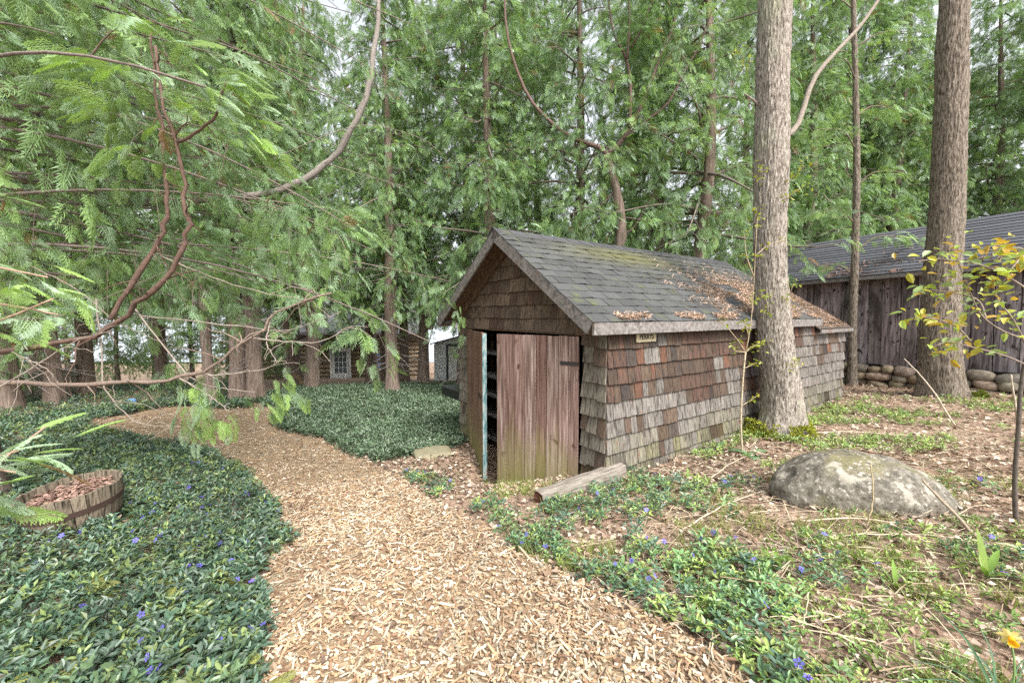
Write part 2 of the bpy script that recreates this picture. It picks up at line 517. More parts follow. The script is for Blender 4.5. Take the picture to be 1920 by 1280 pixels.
gx, gy = axis_pts(-600, -6.5, 9.5, 600, 0.11), axis_pts(-60, 0.2, 10.5, 900, 0.11)
GX, GY = np.meshgrid(gx, gy)
GZ = gz(GX, GY) + np.where((GY < 14) & (np.abs(GX) < 12), 0.02 * (fnoise(np.stack([GX.ravel() * 3, GY.ravel() * 3, GX.ravel() * 0], -1), 3).reshape(GX.shape) - 0.5), 0)
nx_, ny_ = len(gx), len(gy)
idx = np.arange(nx_ * ny_).reshape(ny_, nx_)
GF = np.stack([idx[:-1, :-1], idx[:-1, 1:], idx[1:, 1:], idx[1:, :-1]], -1).reshape(-1, 4)
g = link('ground', mesh('ground', np.stack([GX, GY, GZ], -1).reshape(-1, 3), [GF], M['ground'], smooth=True))
tag(g, 'brown soil covered with fallen leaves around the shed', 'ground', kind='structure')

PATH = [(470, 1500), (488, 1280), (500, 1185), (492, 1100), (548, 1025), (520, 962), (485, 918), (440, 872), (400, 850), (300, 832), (165, 802),
        (168, 792), (230, 779), (330, 762), (430, 768), (522, 766), (508, 790), (520, 808), (600, 822), (640, 848), (690, 870), (760, 905), (820, 950),
        (900, 988), (960, 1030), (1020, 1060), (1110, 1102), (1180, 1150), (1260, 1180), (1330, 1230), (1400, 1285), (1650, 1500)]

def wob(P, amp=14.0):
    """photo pixels of ground points, wobbled so that edges of patches are uneven"""
    px, py = to_px(P)
    q = np.stack([P[:, 0] * 3.2, P[:, 1] * 3.2, P[:, 0] * 0], -1)
    s = np.clip(2.2 / P[:, 1], 0.15, 1.4)
    return px + (fnoise(q, 11) - 0.5) * 4 * amp * s, py + (fnoise(q, 21) - 0.5) * 2 * amp * s

px_x, px_y = np.arange(-9, 3.6, 0.075), np.arange(0.9, 12.5, 0.075)
QX, QY = np.meshgrid(px_x, px_y)
QP = np.stack([QX, QY, gz(QX, QY) + 0.022], -1)
qi = np.arange(QX.size).reshape(QX.shape)
QF = np.stack([qi[:-1, :-1], qi[:-1, 1:], qi[1:, 1:], qi[1:, :-1]], -1).reshape(-1, 4)
cen = QP.reshape(-1, 3)[QF].mean(1)
a_, b_ = wob(cen, 8)
QF = QF[inside(a_, b_, PATH)]
used, inv = np.unique(QF, return_inverse=True)
p = link('path', mesh('path', QP.reshape(-1, 3)[used], [inv.reshape(-1, 4)], M['path'], smooth=True))
tag(p, 'winding footpath of pale wood chips between the green ground cover', 'path', kind='structure')

lk = link('lake', mesh('lake', [(-900, 38, -3.05), (900, 38, -3.05), (900, 900, -3.05), (-900, 900, -3.05)], [np.array([[0, 1, 2, 3]])], M['water']))
tag(lk, 'pale lake glimpsed between the cedar trunks', 'lake', kind='structure')

# ================================================================== THE SHINGLED SHED
# local frame: x along its length, y along the gable towards the far corner, z up from the ground at the near corner
SW, SLEN, ANX = 2.851, 4.703, 1.545
EAVE_Z, RIDGE_Z, OE, OF = 1.431, 2.461, 0.11, 0.294
SLOPE = (RIDGE_Z - EAVE_Z) / (SW / 2 + OE)
RA = math.atan(SLOPE)
shed = empty('wooden_shed', (SC[0], SC[1], 0), PI / 2 - YAW)
tag(shed, 'weathered garden shed clad in cedar shingles, dark asphalt roof and plank doors ajar', 'shed')

def sw(x, y, z):
    q = SC + SL * x + SG * y
    return Vector((q[0], q[1], z))

def slocal(P):
    q = np.asarray(P)[..., :2] - SC
    return np.stack([q @ SL, q @ SG], -1)

def roof_z(y):
    return EAVE_Z + SLOPE * (np.minimum(y, SW - y) + OE)

# backing walls (the shingles hang on these)
DY0, DY1, DTOP = 0.31, 2.55, 1.305
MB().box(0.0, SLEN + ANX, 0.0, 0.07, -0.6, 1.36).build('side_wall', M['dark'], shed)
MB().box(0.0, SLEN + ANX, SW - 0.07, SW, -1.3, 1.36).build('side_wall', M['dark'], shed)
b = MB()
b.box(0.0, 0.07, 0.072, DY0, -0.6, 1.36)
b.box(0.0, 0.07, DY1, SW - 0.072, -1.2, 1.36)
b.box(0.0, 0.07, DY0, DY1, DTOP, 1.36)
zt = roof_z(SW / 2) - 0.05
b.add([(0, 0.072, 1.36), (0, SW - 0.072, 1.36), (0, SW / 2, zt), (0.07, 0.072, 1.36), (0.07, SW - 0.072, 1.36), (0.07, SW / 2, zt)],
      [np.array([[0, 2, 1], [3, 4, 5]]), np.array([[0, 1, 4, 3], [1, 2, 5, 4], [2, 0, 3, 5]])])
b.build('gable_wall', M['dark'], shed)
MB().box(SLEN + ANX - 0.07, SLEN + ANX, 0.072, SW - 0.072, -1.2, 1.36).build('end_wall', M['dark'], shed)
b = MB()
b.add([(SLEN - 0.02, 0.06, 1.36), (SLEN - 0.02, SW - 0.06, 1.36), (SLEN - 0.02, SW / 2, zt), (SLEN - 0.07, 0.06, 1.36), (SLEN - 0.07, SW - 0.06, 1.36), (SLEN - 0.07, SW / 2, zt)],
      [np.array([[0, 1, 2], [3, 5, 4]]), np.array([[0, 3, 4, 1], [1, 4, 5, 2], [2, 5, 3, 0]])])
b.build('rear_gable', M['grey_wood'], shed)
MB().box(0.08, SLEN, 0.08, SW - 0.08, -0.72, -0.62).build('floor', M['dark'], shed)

# roof decks, rakes, fascias
def slope_pt(x, s, side, lift=0.0):
    """s metres up the slope from the eave edge, on side 0 (towards the boulder) or 1"""
    y = -OE + s * math.cos(RA)
    z = EAVE_Z + s * math.sin(RA)
    y -= lift * math.sin(RA)
    z += lift * math.cos(RA)
    return (x, y if side == 0 else SW - y, z)

SLEN_S = (SW / 2 + OE) / math.cos(RA)
X0, X1 = -OF, SLEN + 0.06
for side in (0, 1):
    V = [slope_pt(x, s, side, l) for l in (-0.03, 0.0) for x, s in ((X0, 0), (X1, 0), (X1, SLEN_S), (X0, SLEN_S))]
    MB().add(V, BOXF).build('roof_deck', M['brown_wood'], shed)
    # rake board along the front slope and along the rear
    for xa, xb in ((X0 - 0.026, X0 - 0.002), (X1 + 0.002, X1 + 0.024)):
        V = [slope_pt(x, s, side, l) for l in (-0.115, 0.004) for x, s in ((xa, -0.005), (xb, -0.005), (xb, SLEN_S - 0.001), (xa, SLEN_S - 0.001))]
        V = np.array(V)
        MB().add(V, BOXF).build('rake_board', M['grey_wood'], shed)
    y0 = -OE - 0.026 if side == 0 else SW + OE + 0.002
    MB().box(X0 - 0.02, X1 + 0.02, y0, y0 + 0.024, EAVE_Z - 0.108, EAVE_Z - 0.004).build('fascia_board', M['grey_wood'], shed)
    ys = -OE + 0.002 if side == 0 else SW + 0.035
    MB().box(X0 + 0.03, X1, ys, ys + OE - 0.04, EAVE_Z - 0.09, EAVE_Z - 0.07).build('soffit', M['brown_wood'], shed)
# rafters under the front overhang
for side in (0, 1):
    V = [slope_pt(x, s, side, l) for l in (-0.11, -0.032) for x, s in ((-0.07, 0.05), (-0.03, 0.05), (-0.03, SLEN_S - 0.06), (-0.07, SLEN_S - 0.06))]
    MB().add(V, BOXF).build('rafter', M['brown_wood'], shed)

# drip-edge strip and asphalt tabs
def tab_mesh(v):
    rr = random.Random(40 + v)
    w, h, t = 0.5, 1.0, 0.006
    lift = [0.004 + rr.random() ** 2 * 0.016 for _ in range(3)]
    V = []
    for k, xx in enumerate((-w + 0.012, 0, w - 0.012)):
        V += [(xx, 0, lift[k]), (xx, 0, lift[k] + t), (xx, 1, 0.0015), (xx, 1, 0.0015 + t * 0.6)]
    F = []
    for k in (0, 1):
        a, c = k * 4, k * 4 + 4
        F += [[a + 1, c + 1, c + 3, a + 3], [a, a + 2, c + 2, c], [a, c, c + 1, a + 1]]
    F += [[0, 1, 3, 2], [8, 10, 11, 9]]
    return np.array(V), np.array(F)

TABS = [tab_mesh(v) for v in range(6)]
TABME = [mesh('roof_shingle', v, [f], M['asphalt']) for v, f in TABS]
tabs = []
EXPO, TW = 0.131, 0.222
for r in range(14):
    off = (r % 2) * TW / 2
    nn = int((X1 - X0) / TW) + 2
    for k in range(nn):
        xa, xb = X0 - 0.03 + k * TW - off, X0 - 0.03 + (k + 1) * TW - off
        xa, xb = max(xa, X0 - 0.035), min(xb, X1 + 0.03)
        if xb - xa < 0.04:
            continue
        tabs.append(((xa + xb) / 2, xb - xa, r))
def tab_color(x, r):
    v = 0.068 * (0.8 + 0.4 * R.random())
    c = np.array([v, v * 1.03, v * 1.0])
    mossy = math.exp(-((x - 1.6) / 1.0) ** 2) * math.exp(-((r - 11.0) / 1.8) ** 2)
    return tuple(c * (1 - 0.7 * mossy) + np.array([0.105, 0.105, 0.035]) * 0.8 * mossy)
tabs.sort(key=lambda t: t[0] + (13 - t[2]) * -0.12)
joined = MB()
for i, (x, w, r) in enumerate(tabs):
    s = r * EXPO - 0.012
    h = min(EXPO + 0.03, SLEN_S - s)
    loc = slope_pt(x, s, 0, 0.002)
    c = tab_color(x, r)
    k = R.randrange(6)
    if i < 300:
        link('roof_shingle', TABME[k], shed, loc, (RA, 0, R.uniform(-0.02, 0.02)), (w, h, 1), c)
    else:
        v = TABS[k][0] * np.array([w, h, 1])
        v = v @ np.array(Euler((RA, 0, 0)).to_matrix()).T + np.array(loc)
        joined.add(v, TABS[k][1], c)
for r in range(14):                                    # the slope turned away
    for k in range(23):
        v = TABS[R.randrange(6)][0] * np.array([TW, EXPO + 0.02, 1])
        v = v @ np.array(Euler((RA, 0, PI), 'XYZ').to_matrix()).T + np.array(slope_pt(X0 + 0.08 + k * TW, r * EXPO - 0.01, 1, 0.002))
        joined.add(v, TABS[0][1], (0.06, 0.06, 0.062))
tag(joined.build('roof_shingles', M['asphalt_join'], shed), kind='stuff')
capv = np.array([(0, -0.1, -0.1 * SLOPE), (0, 0, 0.0), (0, 0.1, -0.1 * SLOPE), (0.25, -0.1, -0.1 * SLOPE - 0.006), (0.25, 0, -0.006), (0.25, 0.1, -0.1 * SLOPE - 0.006)])
capv = np.vstack([capv, capv - np.array([0, 0, 0.006])])
capf = np.array([[0, 1, 4, 3], [1, 2, 5, 4], [6, 9, 10, 7], [7, 10, 11, 8], [0, 6, 7, 1], [1, 7, 8, 2], [0, 3, 9, 6], [2, 8, 11, 5]])
capm = mesh('ridge_cap', capv, [capf], M['asphalt'])
for k in range(23):
    v = 0.06 * R.uniform(0.8, 1.2)
    link('ridge_cap', capm, shed, (X0 - 0.04 + k * 0.222, SW / 2, RIDGE_Z + 0.022), None, None, (v, v, v * 1.05))

# cedar shingles on the walls
def wall_colour(u, z, gable):
    """weathering: silver grey low down, red-brown and dark stains where boards stay dry, green at the foot"""
    n = float(vnoise(np.array([[u * 3.1, z * 3.7, 5.0 if gable else 1.0]]), 9)[0])
    q = R.random()
    grey = np.array([0.18, 0.166, 0.152]) * R.uniform(0.8, 1.15)
    red = np.array([0.125, 0.062, 0.04]) * R.uniform(0.7, 1.15)
    darkc = np.array([0.05, 0.04, 0.036]) * R.uniform(0.8, 1.5)
    brown = np.array([0.098, 0.069, 0.051]) * R.uniform(0.75, 1.15)
    if gable and z > 1.2:
        c = brown * np.array([1.6, 1.65, 1.65]) * R.uniform(0.8, 1.2) if q < 0.8 else red * 0.4 + darkc * 0.4 + brown * 0.3
    elif gable:
        c = grey * 0.85 + np.array([0.02, 0.015, 0.0]) if q < 0.8 else brown
    else:
        up = np.clip((z - 0.15) / 0.85, 0, 1) * np.clip(1.25 - u * 0.16, 0.25, 1)
        t = up * 0.9 + (n - 0.5) * 1.5 + R.uniform(-0.12, 0.12)
        if t > 0.72: c = darkc * 0.5 + red * 0.5 if q < 0.5 else brown * 0.8
        elif t > 0.48: c = red * 1.1 if q < 0.22 else (darkc if q < 0.5 else brown * 0.9)
        elif t > 0.3: c = grey * 0.75 if q < 0.6 else brown
        else: c = grey
    if z < 0.3 and not gable or gable and z < 0.0:
        c = c * (1 - (1 - np.array([0.85, 0.87, 0.62])) * R.random() * (1.3 if z < 0.1 else 0.6))
    return tuple(c)

def shingle_vf(w, h, v, ztop_fn=None, z0=0.0):
    rr = random.Random(v)
    ob, ot, tb, tt = 0.037, 0.009, 0.019, 0.004
    d = [rr.uniform(-0.006, 0.006) for _ in range(2)]
    V = []
    for sx, dz in ((-0.5, d[0]), (0.5, d[1])):
        x = sx * w
        V += [(x, -ob + tb, dz), (x, -ob, dz), (x, -ot, h), (x, -ot + tt, h)]
    F = [[1, 5, 6, 2], [0, 3, 7, 4], [0, 4, 5, 1], [3, 2, 6, 7], [0, 1, 2, 3], [4, 7, 6, 5]]
    return np.array(V), np.array(F)

rows = [(-0.62 + 0.1635 * k) for k in range(13)]      # row foot heights: ..., 0.033, 0.197, ...
cells = []                                            # (wall, u, w, z, h)
for z in rows:
    zt_ = 1.40 - z
    h = min(0.19, zt_)
    if h < 0.04: continue
    u = -0.014 + R.uniform(-0.05, 0)
    while u < SLEN + ANX + 0.02:
        w = R.choice([0.07, 0.09, 0.1, 0.12, 0.13, 0.15, 0.18])
        u0, u1 = max(u, -0.018), min(u + w, SLEN + ANX + 0.018)
        zz = z + R.uniform(-0.006, 0.006)
        if u1 - u0 > 0.03 and zz > -0.5:
            hh = h if (u0 < SLEN) else min(h, 1.23 - z)
            if hh > 0.03:
                cells.append(('side', (u0 + u1) / 2, u1 - u0 - R.choice([0.004, 0.006, 0.009]), zz, hh))
        u += w
for z in [(-1.1 + 0.1637 * k) for k in range(15)]:
    for ya, yb in ((-0.015, DY0 - 0.01), (DY1 + 0.01, SW + 0.015)):
        h = min(0.19, 1.40 - z) if yb < 1 else min(0.19, 1.40 - z)
        if h < 0.05 or (ya < 1 and z < -0.5): continue
        u = ya
        while u < yb - 0.03:
            w = min(R.choice([0.1, 0.13, 0.16, 0.19]), yb - u)
            cells.append(('gable', u + w / 2, w - 0.004, z + R.uniform(-0.014, 0.014), h))
            u += w
def gable_half(z):
    return (RIDGE_Z - 0.05 - z) / SLOPE
for k, z in enumerate([1.31, 1.455, 1.605, 1.765, 1.925, 2.08, 2.23]):
    hw_ = gable_half(z)
    if hw_ < 0.06: continue
    u = SW / 2 - hw_ + R.uniform(0, 0.05)
    ya, yb = max(SW / 2 - hw_, 0.0), min(SW / 2 + hw_, SW)
    u = ya
    while u < yb - 0.03:
        w = min(R.choice([0.1, 0.13, 0.16, 0.2, 0.22]), yb - u)
        cells.append(('tri', u + w / 2, w - 0.004, z + R.uniform(-0.005, 0.005), 0.18))
        u += w

def cell_key(c):
    P = sw(c[1], 0, c[3]) if c[0] == 'side' else sw(0, c[1], c[3])
    d = math.hypot(P.x, P.y)
    hid = 50 if (c[0] == 'side' and c[1] > 4.05) or c[3] < float(gz(P.x, P.y)) - 0.2 else 0
    return d + hid
cells.sort(key=cell_key)
SHME = [mesh('wall_shingle', *(lambda vf: (vf[0], [vf[1]]))(shingle_vf(1, 1, v)), M['shingle']) for v in range(8)]
joined = MB()
cnt = 0
for c in cells:
    wall, u, w, z, h = c
    colr = wall_colour(u, z, wall != 'side')
    rot = (0, 0, 0) if wall == 'side' else (0, 0, -PI / 2)
    loc = (u, -0.001, z) if wall == 'side' else (-0.001, u, z)
    if wall == 'tri':
        v, f = shingle_vf(w, h, R.randrange(99))
        yy = u - v[:, 0]
        v[:, 2] = np.minimum(v[:, 2], RIDGE_Z - 0.045 - SLOPE * np.abs(yy - SW / 2) - z)
        if v[:, 2].max() < 0.02: continue
        if cnt < 300:
            link('wall_shingle', mesh('wall_shingle', v, [f], M['shingle']), shed, loc, rot, None, colr)
            cnt += 1
        else:
            joined.add(np.stack([v[:, 1], -v[:, 0], v[:, 2]], -1) + np.array(loc), f, colr)
        continue
    tilt = R.uniform(-0.012, 0.012)
    if cnt < 300:
        link('wall_shingle', SHME[R.randrange(8)], shed, loc, (0, tilt if wall == 'side' else 0, rot[2]), (w, 1, h), colr)
        cnt += 1
    else:
        v, f = shingle_vf(w, h, R.randrange(99))
        if wall != 'side':
            v = np.stack([v[:, 1], -v[:, 0], v[:, 2]], -1)
        joined.add(v + np.array(loc), f, colr)
tag(joined.build('wall_shingles', M['shingle_join'], shed), kind='stuff')

# annex: lower roof at the back end
for side in (0, 1):
    V = [slope_pt(x, s, side, l) for l in (-0.02, 0.0) for x, s in ((SLEN + 0.09, 0.02), (SLEN + ANX + 0.06, 0.02), (SLEN + ANX + 0.06, SLEN_S), (SLEN + 0.09, SLEN_S))]
    V = np.array(V) - np.array([0, 0, 0.17])
    MB().add(V, BOXF, (0.09, 0.07, 0.055)).build('annex_roof', M['asphalt_join'], shed)
MB().box(SLEN + 0.09, SLEN + ANX + 0.05, -OE - 0.015, -OE + 0.008, EAVE_Z - 0.23, EAVE_Z - 0.175).build('annex_fascia', M['grey_wood'], shed)

# doors: two plank leaves, both a little open
def door_leaf(hinge_y, width, ang, sgn, zb, label, npl, tints):
    d = empty('door', (-0.035, hinge_y, 0), 0, shed)
    d.rotation_euler = (0, 0, ang)
    d['label'] = label
    x = 0.0
    ws = [R.uniform(0.8, 1.25) for _ in range(npl)]
    tot = sum(ws)
    for k in range(npl):
        w = ws[k] / tot * width
        y0, y1 = sgn * x, sgn * (x + w - R.uniform(0.004, 0.009))
        zl = zb + R.uniform(-0.012, 0.012)
        t = tints[k % len(tints)]
        b = MB().box(-0.022 + R.uniform(-0.006, 0.005), 0.0, min(y0, y1), max(y0, y1), 0, DTOP - 0.02 - zl + R.uniform(-0.006, 0.004))
        o = b.build('plank', M['door_wood'], d, loc=(0, 0, zl))
        o.color = (*t, 1)
        x += w
    for zz in (0.15, 0.75, 1.35):
        MB().box(0.002, 0.025, min(0, sgn * width) + 0.03, max(0, sgn * width) - 0.03, zb + zz, zb + zz + 0.1).build('batten', M['brown_wood'], d)
    return d
tint = [(0.95, 0.85, 0.82), (1.25, 1.16, 1.14), (1.1, 1.02, 1.0), (0.8, 0.64, 0.58), (1.12, 1.06, 1.05), (1.0, 0.88, 0.85), (0.72, 0.6, 0.56), (0.9, 0.82, 0.8)]
dr = door_leaf(DY0 + 0.01, 0.97, math.radians(22), 1, -0.52, 'wide red-brown plank leaf, algae green at the foot', 8, tint)
MB().box(-0.036, -0.024, 0.0, 0.19, 1.0, 1.035).build('hinge', M['black_iron'], dr)
MB().box(-0.036, -0.024, 0.0, 0.19, -0.2, -0.165).build('hinge', M['black_iron'], dr)
dl = door_leaf(DY1 - 0.01, 1.1, math.radians(-19.5), -1, -0.55, 'narrowly seen plank leaf with a flaking teal edge', 8, [(0.8, 0.62, 0.5), (0.9, 0.7, 0.58), (0.65, 0.55, 0.5)])
MB().box(-0.024, 0.024, -1.114, -1.1, -0.53, 1.28).build('painted_edge', M['teal_edge'], dl)
MB().box(-0.034, -0.024, -1.08, -0.86, 0.5, 0.54).build('latch', M['rust'], dl)
MB().box(-0.03, 0.0, DY0 - 0.02, DY1 + 0.02, DTOP - 0.012, DTOP + 0.03).build('door_header', M['brown_wood'], shed)
# shelves inside, behind the gap
for z in (-0.25, 0.08, 0.36, 0.62, 0.95):
    MB().box(0.1, 0.42, 1.1, 2.7, z, z + 0.022).build('shelf', M['grey_wood'], shed)
for y in (1.1, 2.0, 2.7):
    MB().box(0.43, 0.47, y - 0.02, y + 0.02, -0.62, 1.3).build('shelf_post', M['brown_wood'], shed)

# needles fallen on the roof
n = 15000
xs = np.concatenate([rng.uniform(0.05, 4.7, n // 3), rng.normal(3.4, 0.8, n - n // 3)])
ss = np.concatenate([np.abs(rng.normal(0.02, 0.05, n // 3)) + 0.01, rng.normal(0.5, 0.38, n - n // 3)])
dens = fnoise(np.stack([xs * 2.2, ss * 5, xs * 0], -1), 31)
low = ss < 0.14
keep = ((low & (dens > 0.4) & (np.sin(xs * 7) > -0.5)) | (~low & (dens + 0.16 * np.minimum(xs - 2.6, 1.2) > 0.43) & (xs > 1.2))) & (ss > 0.005) & (ss < 1.75) & (xs < SLEN) & (xs > -0.2)
xs, ss = xs[keep], ss[keep]
hi = rng.uniform(0.012, 0.03, len(xs))
P = np.array([slope_pt(x, s, 0, h) for x, s, h in zip(xs, ss, hi)])
Pw = np.concatenate([SC[None] + P[:, :1] * SL + P[:, 1:2] * SG, P[:, 2:]], 1)
dirs = unit(len(P)); dirs[:, 2] *= 0.35
STR_V = np.array([(-0.5, -0.06, 0), (0.5, -0.06, 0.02), (0.5, 0.06, 0.02), (-0.5, 0.06, 0)])
STR_F = [np.array([[0, 1, 2, 3]])]
cc = np.array([0.47, 0.345, 0.275])[None] * rng.uniform(0.6, 1.3, (len(P), 1)) * np.array([1, 1, 1])
V, F, C = scatter(STR_V, STR_F, frames(dirs, unit(len(P)) + np.array([0, 0, 1.5])), Pw, np.stack([rng.uniform(0.03, 0.08, len(P))] * 3, -1) * np.array([1, 1, 1]), cc)
nA = 1500                                            # and on the lower roof of the annex
xa_, sa_ = rng.uniform(SLEN + 0.1, SLEN + ANX, nA), rng.uniform(0.05, 1.2, nA)
PA = np.array([slope_pt(x, s, 0, h) for x, s, h in zip(xa_, sa_, rng.uniform(0.008, 0.025, nA))]) - np.array([0, 0, 0.17])
PA = np.concatenate([SC[None] + PA[:, :1] * SL + PA[:, 1:2] * SG, PA[:, 2:]], 1)
dA = unit(nA); dA[:, 2] *= 0.4
V, F, C = merge([(V, F, C), scatter(STR_V, STR_F, frames(dA, unit(nA) + np.array([0, 0, 1.5])), PA, rng.uniform(0.04, 0.09, nA), np.array([0.4, 0.27, 0.2])[None] * rng.uniform(0.6, 1.3, (nA, 1)))])
tag(link('fallen_needles', mesh('fallen_needles', V, F, M['litter'], C)), 'drift of dry pinkish brown cedar needles lying on the shed roof', 'needles', kind='stuff')

# things hung on the shed
sg = empty('name_sign', tuple(sw(0.5, -0.042, 1.268)), PI / 2 - YAW)
tag(sg, 'small wooden name board tucked under the shed eave on the shingled side wall', 'sign')
MB().box(-0.15, 0.15, -0.012, 0.0, -0.035, 0.045).build('board', M['sign'], sg)
cu = bpy.data.curves.new('lettering', 'FONT')
cu.body = 'PERRYS'; cu.size = 0.068; cu.extrude = 0.002; cu.align_x = 'CENTER'
cu.materials.append(M['ink'])
_t = bpy.data.objects.new('lettering_outline', cu)
COL.objects.link(_t)
bpy.context.view_layer.update()
lm = bpy.data.meshes.new_from_object(_t.evaluated_get(bpy.context.evaluated_depsgraph_get()))
bpy.data.objects.remove(_t)
tx = link('lettering', lm)
tx.parent = sg; tx.location = (0, -0.015, -0.008); tx.rotation_euler = (PI / 2, 0, 0)

fl = empty('floodlight', tuple(sw(-0.06, SW - 0.08, 1.37)), PI / 2 - YAW)
tag(fl, 'small outdoor bulb lamp fixed under the shed eave above the teal-edged door', 'lamp')
MB().tube([(0.05, 0, 0.03), (-0.01, 0, 0.02), (-0.03, 0, 0)], [0.032, 0.034, 0.026], 12).build('socket', M['black_iron'], fl)
MB().tube(smooth_path([(-0.03, 0, 0.0), (-0.05, 0, -0.03), (-0.06, 0, -0.06), (-0.063, 0, -0.085)], 8), [0.024, 0.026, 0.034, 0.042, 0.046, 0.044, 0.034, 0.012], 14).build('bulb', M['bulb'], fl, smooth=True)

bx_ = empty('black_box', tuple(sw(0.25, SW + 0.04, 0.14)), PI / 2 - YAW)
tag(bx_, 'black plastic trough jutting out from the far side wall of the shingled shed', 'box')
MB().box(-0.16, 0.16, -0.06, 0.85, 0, 0.12).build('body', M['black_box'], bx_)
MB().box(-0.17, 0.17, -0.055, 0.865, 0.122, 0.14).build('lid', M['black_box'], bx_)

# ================================================================== OTHER BUILDINGS
def blob(nu=12, nv=8, seed=0, amp=0.18, sq=0.75):
    """rounded stone, radius about 0.5"""
    u = np.arange(nu) * 2 * PI / nu
    v = np.linspace(-PI / 2, PI / 2, nv + 1)[1:-1]
    U, W_ = np.meshgrid(u, v)
    P = np.stack([np.cos(W_) * np.cos(U), np.cos(W_) * np.sin(U), np.sin(W_)], -1).reshape(-1, 3)
    P = np.vstack([P, [[0, 0, -1], [0, 0, 1]]])
    P = np.sign(P) * np.abs(P) ** sq
    n = fnoise(P * 1.4 + seed * 7.3, seed) - 0.5
    P = P * (1 + amp * 2 * n)[:, None] * 0.5
    k = len(v)
    i = np.arange(k * nu).reshape(k, nu)
    j = np.roll(i, -1, 1)
    F4 = np.stack([i[:-1], j[:-1], j[1:], i[1:]], -1).reshape(-1, 4)
    F3 = np.vstack([np.stack([j[0], i[0], np.full(nu, k * nu)], -1), np.stack([i[-1], j[-1], np.full(nu, k * nu + 1)], -1)])
    return P, [F4, F3]

# barn: runs from behind the maple to past the picture's edge, along (bdir)
B0 = og(1580, 717)
ang = math.atan2(-1.0, 0.60)
barn = empty('barn', (B0.x, B0.y, 0), ang)
tag(barn, 'long barn of grey vertical boards on a fieldstone base with a dark ribbed roof', 'barn')
barn.rotation_euler = (0, math.radians(-1.6), ang)
# local: x along the wall towards the viewer, y into the barn (away), z up; outside faces -y... (wall normal checked below)
BX0, BX1, BZ0, BZ1 = -2.6, 9.0, 0.42, 2.27
MB().box(BX0, BX1, 0.06, 0.12, -1.0, BZ1).build('backing_wall', M['dark'], barn)
x = BX0
k = 0
while x < BX1:
    w = R.choice([0.16, 0.2, 0.22, 0.25, 0.28, 0.3])
    v = R.uniform(0.5, 1.35)
    t = (v * R.uniform(1.04, 1.14), v, v * R.uniform(0.94, 1.04))
    off = R.uniform(0, 0.012)
    MB().box(x, min(x + w - R.uniform(0.005, 0.014), BX1), 0.02 - off * 1.6, 0.05, BZ0 + R.uniform(-0.02, 0.0), BZ1 - 0.02).build('board', M['barn_board'], barn).color = (*t, 1)
    x += w
for xx in (1.45, 4.4, 7.2):
    MB().box(xx, xx + 0.07, -0.03, -0.002, BZ0, BZ1 - 0.05).build('trim_board', M['grey_wood'], barn)
MB().box(BX0, BX1, -0.1, 0.3, -1.0, BZ0 - 0.06).build('foundation_core', M['mortar'], barn)
STV = [blob(12, 7, s, 0.12, 0.72) for s in range(7)]
STM = [mesh('stone', v, f, M['stone'], smooth=True) for v, f in STV]
for row in range(5):
    z = BZ0 - 0.1 - row * 0.155
    x = BX0 + R.uniform(0, 0.2)
    while x < BX1:
        w = R.uniform(0.18, 0.42) * (0.85 if row == 0 else 1.0)
        h = R.uniform(0.12, 0.19)
        v = R.uniform(0.5, 1.05)
        t = (v * R.uniform(1.0, 1.25), v, v * R.uniform(0.7, 0.98))
        link('stone', STM[R.randrange(7)], barn, (x + w / 2, -0.1 + R.uniform(-0.02, 0.03), z + R.uniform(-0.02, 0.02)), (R.uniform(-0.2, 0.2), R.uniform(-0.3, 0.3), R.uniform(-0.3, 0.3)), (w * 1.08, 0.26, h * 1.18), t)
        x += w
BS = 0.62
BRUN = 1.5
def bpt(x, s, l=0.0):
    c, s_ = math.cos(math.atan(BS)), math.sin(math.atan(BS))
    return (x, -0.3 + s * c - l * s_, BZ1 + 0.02 + s * s_ + l * c)
BSL = (BRUN + 0.3) / math.cos(math.atan(BS))
MB().add([bpt(x, s, l) for l in (-0.05, 0.0) for x, s in ((BX0 - 0.25, 0), (BX1, 0), (BX1, BSL), (BX0 - 0.25, BSL))], BOXF).build('roof_deck', M['brown_wood'], barn)
r = 0
s = 0.0
while s < BSL:
    v = 0.07 * R.uniform(0.8, 1.25)
    V = []
    xsn = np.linspace(BX0 - 0.27, BX1, 26)
    for xx in xsn:
        V += [bpt(xx, s - 0.01, 0.004 + R.uniform(0, 0.006)), bpt(xx, s - 0.01, 0.02 + R.uniform(0, 0.006)), bpt(xx, s + 0.15, 0.008), bpt(xx, s + 0.15, 0.003)]
    F = []
    for q in range(len(xsn) - 1):
        a, c = q * 4, q * 4 + 4
        F += [[a + 1, c + 1, c + 2, a + 2], [a, c, c + 1, a + 1]]
    MB().add(V, np.array(F), (v, v * 1.05, v * 1.18)).build('roof_course', M['asphalt_join'], barn)
    s += 0.135
MB().add([(x, y, z) for z in (BZ1 - 0.06, BZ1 + 0.01) for x, y in ((BX0 - 0.25, -0.33), (BX1, -0.33), (BX1, -0.3), (BX0 - 0.25, -0.3))], BOXF).build('fascia_board', M['grey_wood'], barn)
